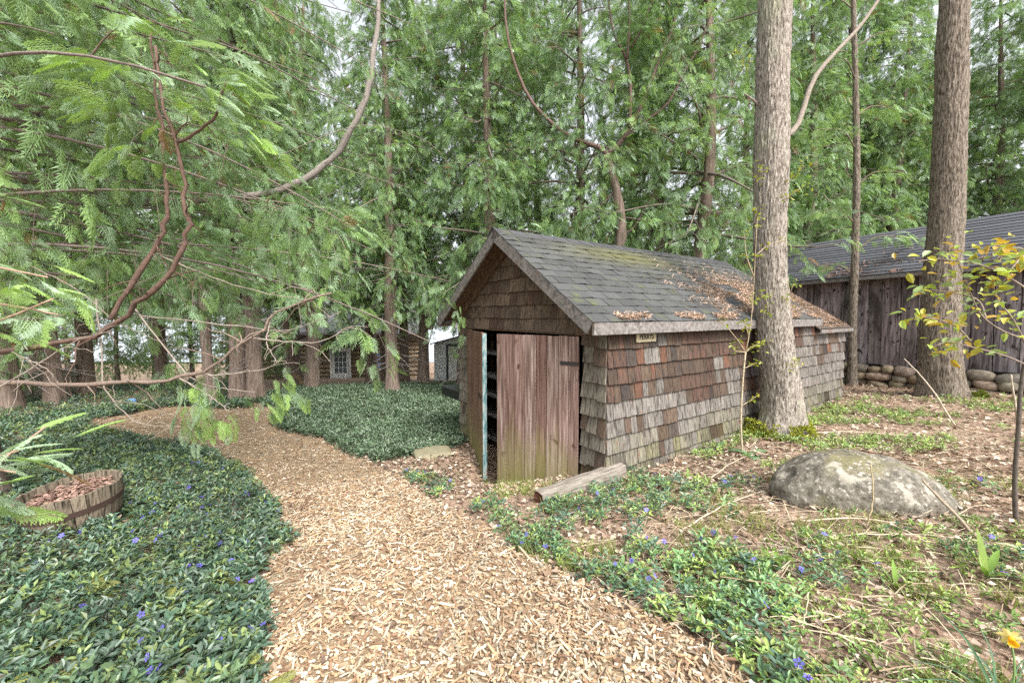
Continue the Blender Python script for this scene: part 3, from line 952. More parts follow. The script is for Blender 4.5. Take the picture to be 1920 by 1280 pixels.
# far slope of the roof
c_, s_ = math.cos(math.atan(BS)), math.sin(math.atan(BS))
pk = bpt(0, BSL)
MB().add([(x, y, z + l) for l in (-0.05, 0.0) for x, y, z in ((BX0 - 0.25, pk[1], pk[2]), (BX1, pk[1], pk[2]), (BX1, pk[1] + 2.0, pk[2] - 1.24), (BX0 - 0.25, pk[1] + 2.0, pk[2] - 1.24))], BOXF, (0.06, 0.06, 0.065)).build('rear_roof', M['asphalt_join'], barn)
b = MB()
b.add([(BX0, 0.13, -1), (BX0, 3.3, -1), (BX0, 3.3, BZ1 - 0.05), (BX0, 1.5, BZ1 + 0.8), (BX0, 0.13, BZ1 - 0.05)], [np.array([[0, 1, 2, 4]]), np.array([[4, 2, 3]])])
b.add([(BX0 + 0.05, 0.13, -1), (BX0 + 0.05, 3.3, -1), (BX0 + 0.05, 3.3, BZ1 - 0.05), (BX0 + 0.05, 1.5, BZ1 + 0.8), (BX0 + 0.05, 0.13, BZ1 - 0.05)], [np.array([[4, 2, 1, 0]]), np.array([[3, 2, 4]])])
b.build('end_wall', M['barn_board'], barn)
# needles on the barn roof
n = 2600
xs, ss = rng.uniform(BX0, 6.5, n), np.abs(rng.normal(0.15, 0.35, n))
keep = (fnoise(np.stack([xs * 1.6, ss * 4, xs * 0], -1), 71) > 0.52) & (ss < 1.8)
xs, ss = xs[keep], ss[keep]
P = np.array([bpt(x, s, h) for x, s, h in zip(xs, ss, rng.uniform(0.02, 0.035, len(xs)))])
bm = np.array(Euler((0, math.radians(-1.6), ang)).to_matrix())
Pw = P @ bm.T + np.array([B0.x, B0.y, 0])
dirs = unit(len(P)); dirs[:, 2] *= 0.5
V, F, C = scatter(STR_V, STR_F, frames(dirs, unit(len(P)) + np.array([0, 0, 1.5])), Pw, rng.uniform(0.05, 0.11, len(P)), np.array([0.36, 0.22, 0.17])[None] * rng.uniform(0.6, 1.3, (len(P), 1)))
tag(link('fallen_needles', mesh('fallen_needles', V, F, M['litter'], C)), 'scattered red-brown needles lying on the dark barn roof', 'needles', kind='stuff')

# log cabin seen between the cedar trunks
cab_c = at(640, 716, 24.0)
cz = cab_c.z
cabin = empty('log_cabin', (cab_c.x, cab_c.y, cz), math.radians(8))
tag(cabin, 'brown log cabin with a white glazed door seen beyond the cedar trunks', 'cabin')
CW0, CW1, CH = -5.2, 4.6, 3.0
MB().box(CW0, CW1, 0.1, 5.0, -0.6, CH).build('chinking', M['chinking'], cabin)
for k in range(13):
    z = -0.35 + k * 0.265
    for xa, xb in ((CW0 - 0.25, -0.62), (0.62, CW1 + 0.25)) if z < 2.1 else ((CW0 - 0.25, CW1 + 0.25),):
        pts = [(xx, 0.02 + R.uniform(-0.02, 0.02), z + R.uniform(-0.012, 0.012)) for xx in np.linspace(xa, xb, 6)]
        MB().tube(pts, 0.125 * R.uniform(0.92, 1.06), 10).build('log', M['log'], cabin, smooth=True)
fr = MB()
fr.box(-0.6, -0.5, -0.1, 0.08, -0.05, 2.1).box(0.5, 0.6, -0.1, 0.08, -0.05, 2.1).box(-0.5, 0.5, -0.1, 0.08, 2.0, 2.1)
d = fr.build('door', M['white'], cabin)
MB().box(-0.49, -0.34, -0.06, 0.02, 0.0, 1.99).box(0.34, 0.49, -0.06, 0.02, 0.0, 1.99).box(-0.34, 0.34, -0.06, 0.02, 0.0, 0.55).box(-0.34, 0.34, -0.06, 0.02, 1.86, 1.99).build('leaf', M['white'], d)
MB().box(-0.34, 0.34, -0.03, -0.015, 0.55, 1.86).build('pane', M['glass'], d)
mu = MB()
for xx in (-0.12, 0.12): mu.box(xx - 0.015, xx + 0.015, -0.05, -0.032, 0.55, 1.86)
for zz in (0.9, 1.22, 1.54): mu.box(-0.34, 0.34, -0.054, -0.051, zz - 0.015, zz + 0.015)
mu.build('glazing_bar', M['white'], d)
MB().box(-0.9, 0.9, -0.8, 0.0, 2.35, 2.45).box(-0.95, 0.95, -0.85, -0.8, 2.3, 2.52).build('door_hood', M['slate'], cabin)
w_ = MB().box(2.0, 3.3, -0.06, 0.05, 0.75, 1.75).build('window', M['white'], cabin)
MB().box(2.08, 2.62, -0.085, -0.065, 0.83, 1.67).build('pane', M['blue'], w_)
MB().box(2.68, 3.22, -0.085, -0.065, 0.83, 1.67).build('pane', M['glass'], w_)
w_ = MB().box(-3.9, -2.9, -0.06, 0.05, 0.75, 1.75).build('window', M['white'], cabin)
MB().box(-3.82, -2.98, -0.085, -0.065, 0.83, 1.67).build('pane', M['glass'], w_)
MB().add([(x, y, z + l) for l in (0, 0.12) for x, y, z in ((CW0 - 0.6, -0.7, CH - 0.1), (CW1 + 0.6, -0.7, CH - 0.1), (CW1 + 0.6, 2.6, CH + 1.8), (CW0 - 0.6, 2.6, CH + 1.8))], BOXF, (0.2, 0.2, 0.21)).build('roof', M['asphalt_join'], cabin)
MB().add([(x, y, z + l) for l in (0, 0.12) for x, y, z in ((CW0 - 0.6, 2.6, CH + 1.8), (CW1 + 0.6, 2.6, CH + 1.8), (CW1 + 0.6, 5.9, CH - 0.1), (CW0 - 0.6, 5.9, CH - 0.1))], BOXF, (0.2, 0.2, 0.21)).build('roof', M['asphalt_join'], cabin)

# pale shed with clapboard siding
ws_c = at(814, 714, 18.5)
wsd = empty('clapboard_shed', tuple(ws_c), math.radians(-6))
tag(wsd, 'small pale clapboard shed with a dark-framed door, half hidden by the shingled shed', 'shed')
MB().box(0.02, 3.0, 0.05, 2.4, 0.0, 1.72).build('wall', M['white_siding'], wsd)
bz = 0.0
top = lambda x: 1.72 + 0.28 * x
for k in range(13):
    zt2 = bz + 0.155
    for xa, xb in ((0.0, 0.58), (1.55, 3.0)):
        if zt2 <= 1.75:
            MB().add([(xa, 0.03, bz), (xb, 0.03, bz), (xb, 0.045, zt2 + 0.01), (xa, 0.045, zt2 + 0.01), (xa, 0.01, bz), (xb, 0.01, bz), (xb, 0.035, zt2 + 0.01), (xa, 0.035, zt2 + 0.01)], BOXF).build('clapboard', M['white_siding'], wsd)
    bz = zt2
MB().box(0.6, 0.68, -0.02, 0.045, 0, 1.72).box(1.46, 1.54, -0.02, 0.045, 0, 1.72).box(0.68, 1.46, -0.02, 0.045, 1.64, 1.72).build('door_frame', M['slate'], wsd)
MB().box(0.69, 1.45, 0.0, 0.03, 0.02, 1.63).build('door', M['white'], wsd)
MB().add([(0, 0.0, 1.74), (3.0, 0.0, 1.74), (3.0, 0.0, top(3.0)), (0, 0.0, top(0) + 0.02), (0, 2.4, 1.74), (3.0, 2.4, 1.74), (3.0, 2.4, top(3.0)), (0, 2.4, top(0) + 0.02)], [np.array([[0, 1, 2, 3], [5, 4, 7, 6], [0, 3, 7, 4], [1, 5, 6, 2]])]).build('gable_panel', M['white_siding'], wsd)
MB().add([(-0.15, -0.12, top(0) - 0.02), (3.2, -0.12, top(3.2) - 0.02), (3.2, 2.55, top(3.2) - 0.02), (-0.15, 2.55, top(0) - 0.02), (-0.15, -0.12, top(0) + 0.04), (3.2, -0.12, top(3.2) + 0.04), (3.2, 2.55, top(3.2) + 0.04), (-0.15, 2.55, top(0) + 0.04)], BOXF).build('roof', M['slate'], wsd)
MB().box(-0.12, 3.1, -0.1, 2.45, -0.5, -0.02).build('sill', M['plank_yellow'], wsd)

# old board fence at the edge of the wood
f0, f1 = og(-60, 758), og(140, 745)
fence = empty('board_fence', (f0.x, f0.y, f0.z))
tag(fence, 'low weathered grey board fence among the dark trunks at the wood edge', 'fence')
L_ = math.hypot(f1.x - f0.x, f1.y - f0.y)
fence.rotation_euler = (0, 0, math.atan2(f1.y - f0.y, f1.x - f0.x))
k = 0.0
while k < L_:
    w = R.uniform(0.13, 0.18)
    if R.random() < 0.9:
        MB().box(k, k + w, -0.015, 0.012, -0.2, 0.72 + R.uniform(-0.05, 0.05)).build('board', M['fence'], fence)
    k += w + 0.02
for zz in (0.15, 0.55):
    MB().box(-0.1, L_ + 0.1, 0.014, 0.05, zz, zz + 0.09).build('rail', M['fence'], fence)
for xx in (0.0, L_ / 2, L_):
    MB().box(xx - 0.05, xx + 0.05, 0.052, 0.15, -0.3, 0.85).build('post', M['fence'], fence)

# ================================================================== TREES
def trunk_mesh(name, pts, radii, n, rings, mat, seed, amp=0.012, freq=9.0, flare=0.5, col=(1, 1, 1), flute=0.0, zf=2.6):
    """trunk along pts with furrowed bark, flaring into the ground; the furrows are cut into the mesh"""
    P = smooth_path(pts, rings)
    u = np.linspace(0, 1, rings)
    rad = np.interp(u, np.linspace(0, 1, len(radii)), radii)
    V, F = tube_vf(P, rad, n, True)
    ring = V[:rings * n].reshape(rings, n, 3)
    a = np.arange(n) * 2 * PI / n
    h = np.linalg.norm(np.diff(P, axis=0, prepend=P[:1]), axis=1).cumsum()
    A, Hh = np.meshgrid(a, h)
    q = np.stack([np.cos(A) * freq * 0.5, np.sin(A) * freq * 0.5, Hh * zf], -1).reshape(-1, 3)
    fur = np.abs(fnoise(q, seed, 3).reshape(rings, n) - 0.5) * 2
    fl = flare * np.exp(-np.maximum(Hh - 0.25, 0) / 0.28) * (1 + 0.35 * np.cos(A * 3 + seed) + 0.25 * np.cos(A * 5 + seed * 2)) * (Hh < 3)
    lump = (fnoise(np.stack([np.cos(A) * 1.3, np.sin(A) * 1.3, Hh * 1.1], -1).reshape(-1, 3), seed + 5).reshape(rings, n) - 0.5) * 0.22
    k = 1 + fl + lump + flute * np.cos(A * 4 + Hh * 1.5)
    d = ring - P[:, None, :]
    ln = np.linalg.norm(d, axis=2, keepdims=True)
    ring = P[:, None, :] + d * k[..., None] + d / (ln + 1e-9) * (amp * (fur - 0.35))[..., None] * 2
    V[:rings * n] = ring.reshape(-1, 3)
    c = np.ones((len(V), 3)) * np.array(col)
    return mesh(name, V, F, mat, c, True)

def spray(pairs, sub=0, w=0.02):
    """flat feathery cedar spray along +X, about 1 long: open strips with gaps between"""
    V, F = [], []
    rr = random.Random(pairs * 10 + sub)
    def kite(p, d, L, wd, z):
        s = np.array([-d[1], d[0]])
        i = len(V)
        m = p + d * L * 0.6
        for q, dz in ((p, 0), (m + s * wd, 0.012), (p + d * L, -0.05 * L), (m - s * wd, -0.012)):
            x, y = q
            V.append((x, y, z + dz - 0.22 * x * x - 0.5 * y * y))
        F.append([i, i + 3, i + 2, i + 1])
    ax = np.array([1.0, 0.0])
    for k in range(pairs):
        x = 0.06 + 0.86 * (k + 0.5) / pairs
        for sd_ in (1, -1):
            xx = x + (0.45 / pairs if sd_ > 0 else 0)
            L = (0.42 * (1 - xx) ** 0.75 + 0.10) * rr.uniform(0.8, 1.15)
            if xx < 0.2: L *= 0.6 + 2.0 * xx
            th = math.radians(46 - 14 * xx + rr.uniform(-7, 7)) * sd_
            d = np.array([math.cos(th), math.sin(th)])
            p = np.array([xx * 0.96, 0.0])
            kite(p, d, L, w, 0)
            for j in range(sub):
                t = 0.25 + 0.65 * j / max(sub, 1)
                for s2 in (1, -1):
                    th2 = th + s2 * math.radians(40)
                    kite(p + d * L * t, np.array([math.cos(th2), math.sin(th2)]), L * (0.34 * (1 - t) + 0.16), w * 0.8, 0.0)
    kite(np.array([0.0, 0.0]), ax, 1.0, w * 0.6, 0.004)
    return np.array(V, float), [np.array(F)]

SPRAY_FAR = spray(6, 0, 0.034)
SPRAY_MID = spray(6, 1, 0.021)
SPRAY_NEAR = spray(7, 3, 0.013)

def spray_colours(n, tone=None):
    a = np.array([0.15, 0.25, 0.115])
    b = np.array([0.26, 0.39, 0.12])
    c = np.array([0.32, 0.435, 0.29])
    t = rng.random((n, 1)) if tone is None else tone
    q = rng.random((n, 1))
    col = np.where(q < 0.45, a + (c - a) * t, a + (b - a) * t)
    brown = rng.random((n, 1)) < 0.02
    return np.where(brown, np.array([0.22, 0.14, 0.06]), col) * rng.uniform(0.8, 1.2, (n, 1))

def sprays_along(paths, per_m, size, template, lat=0.45, t0=0.2, droop=0.5, tone=None, flat=1.0):
    """cedar sprays set along limb paths (each path (k,3)); returns V,F,C"""
    P, D, U, S = [], [], [], []
    for path in paths:
        seg = np.linalg.norm(np.diff(path, axis=0), axis=1)
        Ln = seg.sum()
        n = max(3, int(per_m * Ln))
        cum = np.concatenate([[0], seg.cumsum()]) / Ln
        t = t0 + (1 - t0) * rng.random(n) ** 0.75
        pos = np.stack([np.interp(t, cum, path[:, i]) for i in range(3)], -1)
        t2 = np.minimum(t + 0.05, 1.02)
        tan = np.stack([np.interp(np.maximum(t - 0.05, 0), cum, path[:, i]) for i in range(3)], -1)
        tan = pos - tan
        tan /= np.linalg.norm(tan, axis=1)[:, None] + 1e-9
        side = np.cross(tan, np.array([0, 0, 1.0]))
        side /= np.linalg.norm(side, axis=1)[:, None] + 1e-9
        sg_ = rng.choice([-1, 1], n)[:, None]
        r = (rng.random((n, 1)) ** 0.8) * lat * (1.15 - 0.75 * t[:, None])
        along = rng.random((n, 1)) * 0.5
        off = side * sg_ * r + tan * r * along
        off[:, 2] -= r[:, 0] ** 1.5 * 0.55 * rng.random(n)
        pos = pos + off + rng.normal(0, 0.03, (n, 3))
        dr = side * sg_ * rng.uniform(0.2, 0.9, (n, 1)) + tan * rng.uniform(0.5, 1.0, (n, 1)) + rng.normal(0, 0.18, (n, 3))
        dr[:, 2] -= rng.uniform(0.1, 1.0, n) * droop * 1.4
        up = np.array([0, 0, 1.0]) * flat + rng.normal(0, 0.5, (n, 3))
        P.append(pos); D.append(dr); U.append(up)
        S.append(size * rng.uniform(0.6, 1.25, n))
    P, D, U, S = np.concatenate(P), np.concatenate(D), np.concatenate(U), np.concatenate(S)
    n = len(P)
    if tone is None:
        tn = fnoise(P * 0.9, 17)[:, None]
        tn = np.clip((tn - 0.3) * 2.2, 0, 1) * 0.6 + rng.random((n, 1)) * 0.4
    else:
        tn = np.clip(tone + rng.normal(0, 0.15, (n, 1)), 0, 1.3)
    return scatter(template[0], template[1], frames(D, U), P, S, spray_colours(n, tn))

def with_subs(paths, n, L0, L1, rr, t0=0.2, down=0.35):
    """short side branches in all directions off each limb"""
    out = []
    for pth in paths:
        k = len(pth)
        for _ in range(n):
            t = t0 + (1 - t0) * rr.random()
            i = min(int(t * (k - 1)), k - 2)
            f_ = t * (k - 1) - i
            p = pth[i] * (1 - f_) + pth[i + 1] * f_
            tan = pth[i + 1] - pth[i]
            tan = tan / (np.linalg.norm(tan) + 1e-9)
            q = np.array([rr.gauss(0, 1), rr.gauss(0, 1), rr.gauss(0, 0.7)])
            q -= tan * (q @ tan)
            q /= np.linalg.norm(q) + 1e-9
            d = tan * rr.uniform(0.1, 0.9) + q
            d /= np.linalg.norm(d)
            L = rr.uniform(L0, L1) * (1.15 - 0.55 * t)
            u = np.linspace(0, 1, 5)[:, None]
            out.append(p + d * L * u - np.array([0, 0, 1.0]) * L * rr.uniform(0.2, 1.0) * down * 2 * u ** 2)
    return out

def cedar_limbs(seed, height, base, rad, count):
    rr = random.Random(seed)
    paths, radii = [], []
    for k in range(count):
        u = (k + rr.random()) / count
        h = base + (height - base) * u ** 1.15 + rr.uniform(-0.2, 0.4)
        prof = (1 - u) ** 0.7 * 0.85 + 0.15
        L = rad * prof * rr.uniform(0.65, 1.15)
        az = k * 2.4 + rr.uniform(-0.5, 0.5)
        d = np.array([math.cos(az), math.sin(az), 0])
        sdv = np.array([-d[1], d[0], 0]) * rr.uniform(-0.25, 0.25)
        up0, dr = rr.uniform(-0.25, 0.75), rr.uniform(0.15, 0.75)
        t = np.linspace(0, 1, 8)[:, None]
        pts = d * L * t + sdv * L * t ** 2 + np.array([0, 0, 1.0]) * (h + L * (up0 * t - dr * t ** 2 + 0.22 * t ** 4))
        paths.append(pts)
        radii.append(0.012 + 0.014 * L)
    return paths, radii

# four cedar kinds, trunk and crown each; the wood is made of copies of them
CEDAR = []
for v, (hgt, base, rad, cnt_, nsub, per) in enumerate([(12.0, 1.7, 2.4, 60, 12, 15), (11.0, 1.2, 2.1, 58, 12, 15), (12.5, 3.1, 2.3, 52, 12, 15), (11.5, 3.5, 2.7, 44, 12, 14)]):
    paths, rads = cedar_limbs(100 + v, hgt, base, rad, cnt_)
    subs = with_subs(paths, nsub, 0.5, 1.15, random.Random(300 + v), 0.12)
    V, F, C = sprays_along(subs, per, 0.25, SPRAY_FAR, 0.16, 0.05, 0.55, flat=0.7)
    crown = mesh('crown', V, F, M['cedar_leaf'], C)
    lb = MB()
    for pth, r0 in zip(paths, rads):
        lb.tube(pth, np.linspace(r0, 0.005, len(pth)), 5, (0.2, 0.165, 0.14))
    for pth in subs[::2]:
        lb.tube(pth, np.linspace(0.006, 0.002, len(pth)), 3, (0.2, 0.165, 0.14), False)
    rr = random.Random(v)
    for k in range(46):                               # dead bare twigs low on the trunk
        h = rr.uniform(0.8, base + 1.5)
        az, L = rr.uniform(0, 2 * PI), rr.uniform(0.4, 1.5)
        d = np.array([math.cos(az), math.sin(az), rr.uniform(-0.2, 0.25)])
        t = np.linspace(0, 1, 5)[:, None]
        lb.tube(np.array([0, 0, h]) + d * L * t + rng.normal(0, 0.05, (5, 3)) * t - np.array([0, 0, 0.25]) * L * t ** 2, np.linspace(0.011, 0.003, 5), 4, (0.26, 0.235, 0.22))
    limbs = lb.me('limbs', M['limb'], True)
    lean = [(0, 0, -0.3), (0.05, 0.02, hgt * 0.2), (rr.uniform(-0.25, 0.25), rr.uniform(-0.2, 0.2), hgt * 0.5), (rr.uniform(-0.2, 0.2), 0, hgt)]
    tr = trunk_mesh('trunk', lean, [0.215, 0.18, 0.13, 0.03], 28, 46, M['bark_cedar'], 50 + v, 0.012, 8, 0.45, flute=0.05)
    CEDAR.append((tr, limbs, crown))

def cedar(x, y, kind, rz, s, label, group='cedars of the surrounding wood', thick=1.0, z=None, name='cedar_tree', bare=False):
    t = empty(name, (x, y, float(gz(x, y)) - 0.02 if z is None else z), rz)
    tag(t, label, 'tree', group)
    tr, li, cr = CEDAR[kind]
    link('trunk', tr, t, scale=(s * thick, s * thick, s))
    tag(link('limbs', li, t, scale=(s, s, s)), kind='stuff')
    if not bare:
        link('crown', cr, t, scale=(s, s, s))
    return t

# trunks whose feet show, from photo pixels (foot x, foot y, kind, thickness)
FEET = [(445, 752, 3, 1.0, 'thick cedar trunk of the pair standing beside the far bend of the chip path'),
        (478, 751, 2, 1.0, 'second cedar trunk of the pair beside the far bend of the chip path'),
        (396, 757, 3, 0.55, 'slim reddish cedar stem standing beside the far bend of the chip path'),
        (545, 722, 2, 0.95, 'cedar trunk standing in ground cover before the log cabin, beside the forked one'),
        (585, 732, 3, 0.95, 'cedar trunk standing in ground cover next to the white cabin door'),
        (693, 716, 3, 0.7, 'thin cedar trunk in the clump before the cabin wall'),
        (724, 713, 3, 1.0, 'leaning cedar trunk in the middle of the clump before the cabin wall'),
        (757, 715, 2, 1.0, 'stout straight cedar trunk of the clump, beside the pale clapboard shed'),
        (160, 742, 2, 1.0, 'cedar trunk at the wood edge beside the low board fence'),
        (103, 757, 3, 0.8, 'dark cedar stem growing in front of the low board fence'),
        (20, 770, 2, 0.9, 'dark cedar at the end of the low board fence'),
        (-120, 775, 1, 1.0, 'cedar growing past the end of the low board fence')]
for i, (fx, fy, k, th, lab) in enumerate(FEET):
    P = og(fx, fy)
    cedar(P.x, P.y, k, i * 1.7, R.uniform(0.9, 1.08), lab, thick=th)

# cedars whose feet are hidden behind the sheds and barn: (photo x, distance, kind, size)
BEHIND = [(920, 10.5, 0, 1.0), (1005, 13.0, 1, 1.1), (1075, 10.2, 3, 1.0), (1240, 10.8, 2, 1.0), (1305, 9.4, 3, 1.0), (1385, 13.0, 0, 1.0),
          (1455, 15.0, 3, 1.05), (1545, 16.0, 3, 1.0), (1640, 18.0, 3, 1.1), (1735, 15.5, 3, 1.0), (1838, 13.6, 2, 1.0), (1905, 15.5, 0, 1.0), (1990, 13.0, 1, 1.0),
          (555, 17.5, 3, 1.1), (300, 14.5, 2, 1.1), (60, 14.0, 3, 1.1), (700, 20.5, 3, 1.2), (480, 19.0, 3, 1.1), (2100, 11.0, 2, 1.0), (-200, 11.0, 2, 1.0)]
BEHIND += [(30, 19.0, 1, 0.6), (120, 22.0, 0, 0.7), (215, 18.0, 1, 0.55), (285, 21.0, 1, 0.65), (355, 18.5, 0, 0.6), (425, 23.0, 1, 0.7), (-60, 17.0, 1, 0.6), (515, 21.0, 1, 0.5), (600, 27.5, 0, 0.8), (1530, 17.5, 0, 1.0), (1690, 16.5, 1, 1.0), (1610, 19.0, 2, 1.0), (1780, 18.5, 0, 1.1), (1185, 13.5, 0, 1.0), (735, 11.5, 2, 1.0), (868, 12.5, 2, 1.0), (792, 14.0, 2, 1.05), (1660, 13.8, 0, 1.05), (930, 15.5, 2, 1.1), (1480, 17.0, 1, 1.15), (1500, 12.8, 2, 1.0), (1570, 14.0, 0, 1.1)]
for i, (fx, d, k, s) in enumerate(BEHIND):
    x = (fx - 960) / FPX * d
    where = ('beyond the low board fence' if fx < 180 else 'by the lake beyond the far bend of the path' if fx < 470 else 'beside the log cabin' if fx < 700 else 'beside the pale clapboard shed' if fx < 880
             else 'behind the gable end of the shingled shed' if fx < 1060 else 'behind the middle of the shingled shed' if fx < 1290 else 'behind the back end of the shingled shed' if fx < 1480 else 'behind the barn by the slim tree' if fx < 1690 else 'behind the barn by the stout trunk')
    look = ['full dense cedar', 'low-branched cedar', 'tall narrow cedar', 'open high-crowned cedar'][k] if s > 0.75 else ['young bushy cedar', 'small low cedar', 'small narrow cedar', 'small open cedar'][k]
    cedar(x, d, k, i * 2.1 + 0.4, s, look + ' of the wood ' + where, group=look + 's ' + where, thick=0.85)

# the cedar behind the shed ridge with bare curving limbs
D8 = 9.0
fk = empty('cedar_tree', (at(1165, 470, D8).x, D8, float(gz(at(1165, 470, D8).x, D8))))
tag(fk, 'cedar with bare dark limbs forking in a wide Y above the shed ridge', 'tree')
base = Vector(fk.location)
def loc_(px, py, d):
    return at(px, py, d) - base
fkpts = [Vector((0, 0, -0.3)), loc_(1164, 470, D8), loc_(1160, 380, D8), loc_(1138, 290, D8)]
link('trunk', trunk_mesh('trunk', fkpts, [0.17, 0.13, 0.1, 0.075], 24, 40, M['bark_cedar'], 77, 0.01, 8, 0.3), fk)
fl_paths = []
lb = MB()
for pts, r0 in (([(1138, 290), (1120, 275), (1070, 258), (1025, 222), (990, 180), (962, 110), (948, 40), (946, -60)], 0.055),
                ([(1138, 290), (1165, 265), (1190, 225), (1215, 170), (1240, 100), (1262, 50), (1285, -60)], 0.06),
                ([(1168, 262), (1215, 225), (1255, 190), (1285, 130), (1310, 90), (1335, 20)], 0.035),
                ([(1180, 240), (1182, 160), (1172, 105), (1150, 60), (1135, -40)], 0.045),
                ([(1176, 110), (1180, 40), (1176, -60)], 0.03), ([(1184, 90), (1205, 50), (1235, -30)], 0.028),
                ([(1162, 350), (1120, 390), (1085, 395), (1065, 420)], 0.022), ([(1166, 440), (1190, 425), (1215, 380), (1235, 372)], 0.022)):
    dd = D8 + np.linspace(0, R.uniform(-0.5, 0.6), len(pts))
    pth = smooth_path([loc_(px, py, d) for (px, py), d in zip(pts, dd)], 16)
    link('limb', MB().tube(pth, np.linspace(r0, r0 * 0.35, 16), 7, (0.15, 0.1, 0.085)).me('limb', M['limb'], True), fk)
    fl_paths.append(pth)
fsub = with_subs(fl_paths, 22, 0.5, 1.1, random.Random(12), 0.05)
V, F, C = sprays_along(fsub, 14, 0.25, SPRAY_FAR, 0.16, 0.05, 0.55, flat=0.7)
link('crown', mesh('crown', V, F, M['cedar_leaf'], C), fk)

# big cedar at the edge of the picture whose limbs reach over the path
NX, NY = -5.2, 3.6
near = empty('cedar_tree', (NX, NY, float(gz(NX, NY))))
tag(near, 'spreading cedar whose long low limbs and drooping sprays hang over the barrel and path', 'tree')
nb = Vector(near.location)
link('trunk', trunk_mesh('trunk', [(0, 0, -0.3), (0.05, 0, 2), (0, 0.1, 5), (0.1, 0, 9)], [0.3, 0.26, 0.2, 0.05], 32, 60, M['bark_cedar'], 81, 0.014, 9, 0.45), near)
def nl(px, py, d):
    return at(px, py, d) - nb
def trunk_at(z):
    return Vector((0.05, 0.03, z))
lb = MB()
NP_leaf, NP_low = [], []
REDB, GREY, PALE = (0.14, 0.088, 0.068), (0.27, 0.24, 0.215), (0.27, 0.225, 0.19)
def limb(pts, r0, r1, col, leaf=True, n=26, root=None):
    pts = [nl(*p_) for p_ in pts]
    if root is not None:
        pts = [trunk_at(root)] + pts
    pth = smooth_path(pts, n)
    pth = pth + rng.normal(0, 1, pth.shape) * min(0.012, 0.45 * r0)
    lm_ = MB().tube(pth, np.linspace(r0, r1, n) * rng.uniform(0.82, 1.2, n), 8, col)
    for _ in range(int(n * (0.9 if r0 > 0.012 else 0.45))):           # broken stubs and fine side twigs
        i = R.randrange(2, n - 1)
        d_ = rng.normal(0, 1, 3); d_ /= np.linalg.norm(d_)
        L_ = R.choice([0.03, 0.06, 0.15, 0.3]) * R.uniform(0.7, 1.3)
        tt = np.linspace(0, 1, 5)[:, None]
        lm_.tube(pth[i] + d_ * L_ * tt + rng.normal(0, 0.012, (5, 3)) * tt * L_ * 4 - np.array([0, 0, 0.3]) * L_ * tt ** 2, np.linspace(min(0.006, r0 * 0.35), 0.0015, 5), 4, tuple(np.array(col) * 1.15), False)
    link('limb', lm_.me('limb', M['limb'], True), near)
    if leaf:
        NP_leaf.append(pth)
    return pth
# the great grey limb: level, then sweeping up
limb([(0, 332, 4.4), (130, 358, 4.6), (260, 376, 4.8), (400, 374, 5.0), (540, 352, 5.2), (612, 306, 5.3), (662, 235, 5.3), (692, 160, 5.3), (706, 70, 5.3), (712, -60, 5.3)], 0.05, 0.03, GREY, False, 40, root=2.6)
# two rising red-brown stems
s1 = limb([(40, 655, 2.9), (170, 632, 2.8), (235, 588, 2.75), (292, 540, 2.7), (336, 478, 2.7), (352, 425, 2.7), (346, 345, 2.7), (330, 270, 2.7), (305, 190, 2.7), (292, 90, 2.7)], 0.021, 0.008, REDB, False, 34, root=1.3)
s2 = limb([(205, 600, 2.9), (250, 525, 2.95), (297, 455, 3.0), (313, 400, 3.0), (309, 330, 3.0), (300, 240, 3.0), (292, 175, 3.0), (280, 60, 3.0)], 0.019, 0.008, REDB, False, 30)
limb([(330, 270, 2.7), (372, 245, 2.65), (410, 205, 2.6), (425, 150, 2.55)], 0.01, 0.005, REDB, False, 12)
limb([(420, 372, 5.0), (412, 320, 5.0), (400, 285, 5.0)], 0.045, 0.03, (0.1, 0.065, 0.05), False, 8)
# level twig over the path and dead pale twigs
tw1 = limb([(-80, 716, 2.6), (60, 719, 2.55), (200, 718, 2.5), (330, 709, 2.5), (400, 682, 2.5), (470, 632, 2.5), (530, 580, 2.55), (620, 548, 2.6)], 0.017, 0.006, (0.2, 0.15, 0.12), False, 30, root=1.1)
for pts in ([(255, 580, 2.8), (300, 640, 2.7), (340, 690, 2.6), (365, 712, 2.55), (420, 728, 2.5), (480, 735, 2.5)], [(180, 560, 2.9), (190, 660, 2.8), (195, 725, 2.7), (225, 765, 2.6), (265, 795, 2.55), (345, 800, 2.5)],
            [(352, 700, 2.5), (420, 702, 2.5), (500, 690, 2.5), (530, 670, 2.5)], [(300, 480, 3.0), (400, 520, 2.9), (480, 545, 2.8), (560, 560, 2.8)], [(250, 590, 2.8), (350, 600, 2.7), (450, 612, 2.7), (540, 618, 2.7), (640, 585, 2.7)],
            [(470, 632, 2.5), (530, 640, 2.5), (600, 640, 2.6), (660, 610, 2.7)], [(60, 500, 3.2), (140, 540, 3.1), (215, 600, 3.0), (300, 640, 3.0)], [(0, 600, 3.4), (120, 590, 3.3), (240, 540, 3.2), (330, 500, 3.2)],
            [(-20, 735, 2.4), (60, 690, 2.45), (140, 640, 2.5), (210, 620, 2.6)], [(330, 705, 2.5), (390, 740, 2.45), (430, 770, 2.4)], [(110, 720, 2.55), (85, 690, 2.5), (20, 660, 2.5)], [(510, 590, 2.55), (500, 640, 2.5), (520, 680, 2.45)],
            [(500, 305, 4.8), (620, 250, 5.0), (700, 235, 5.2), (790, 260, 5.4), (830, 290, 5.5)], [(610, 306, 5.3), (690, 330, 5.3), (760, 350, 5.3)]):
    limb(pts, 0.0055, 0.002, PALE, False, 18)
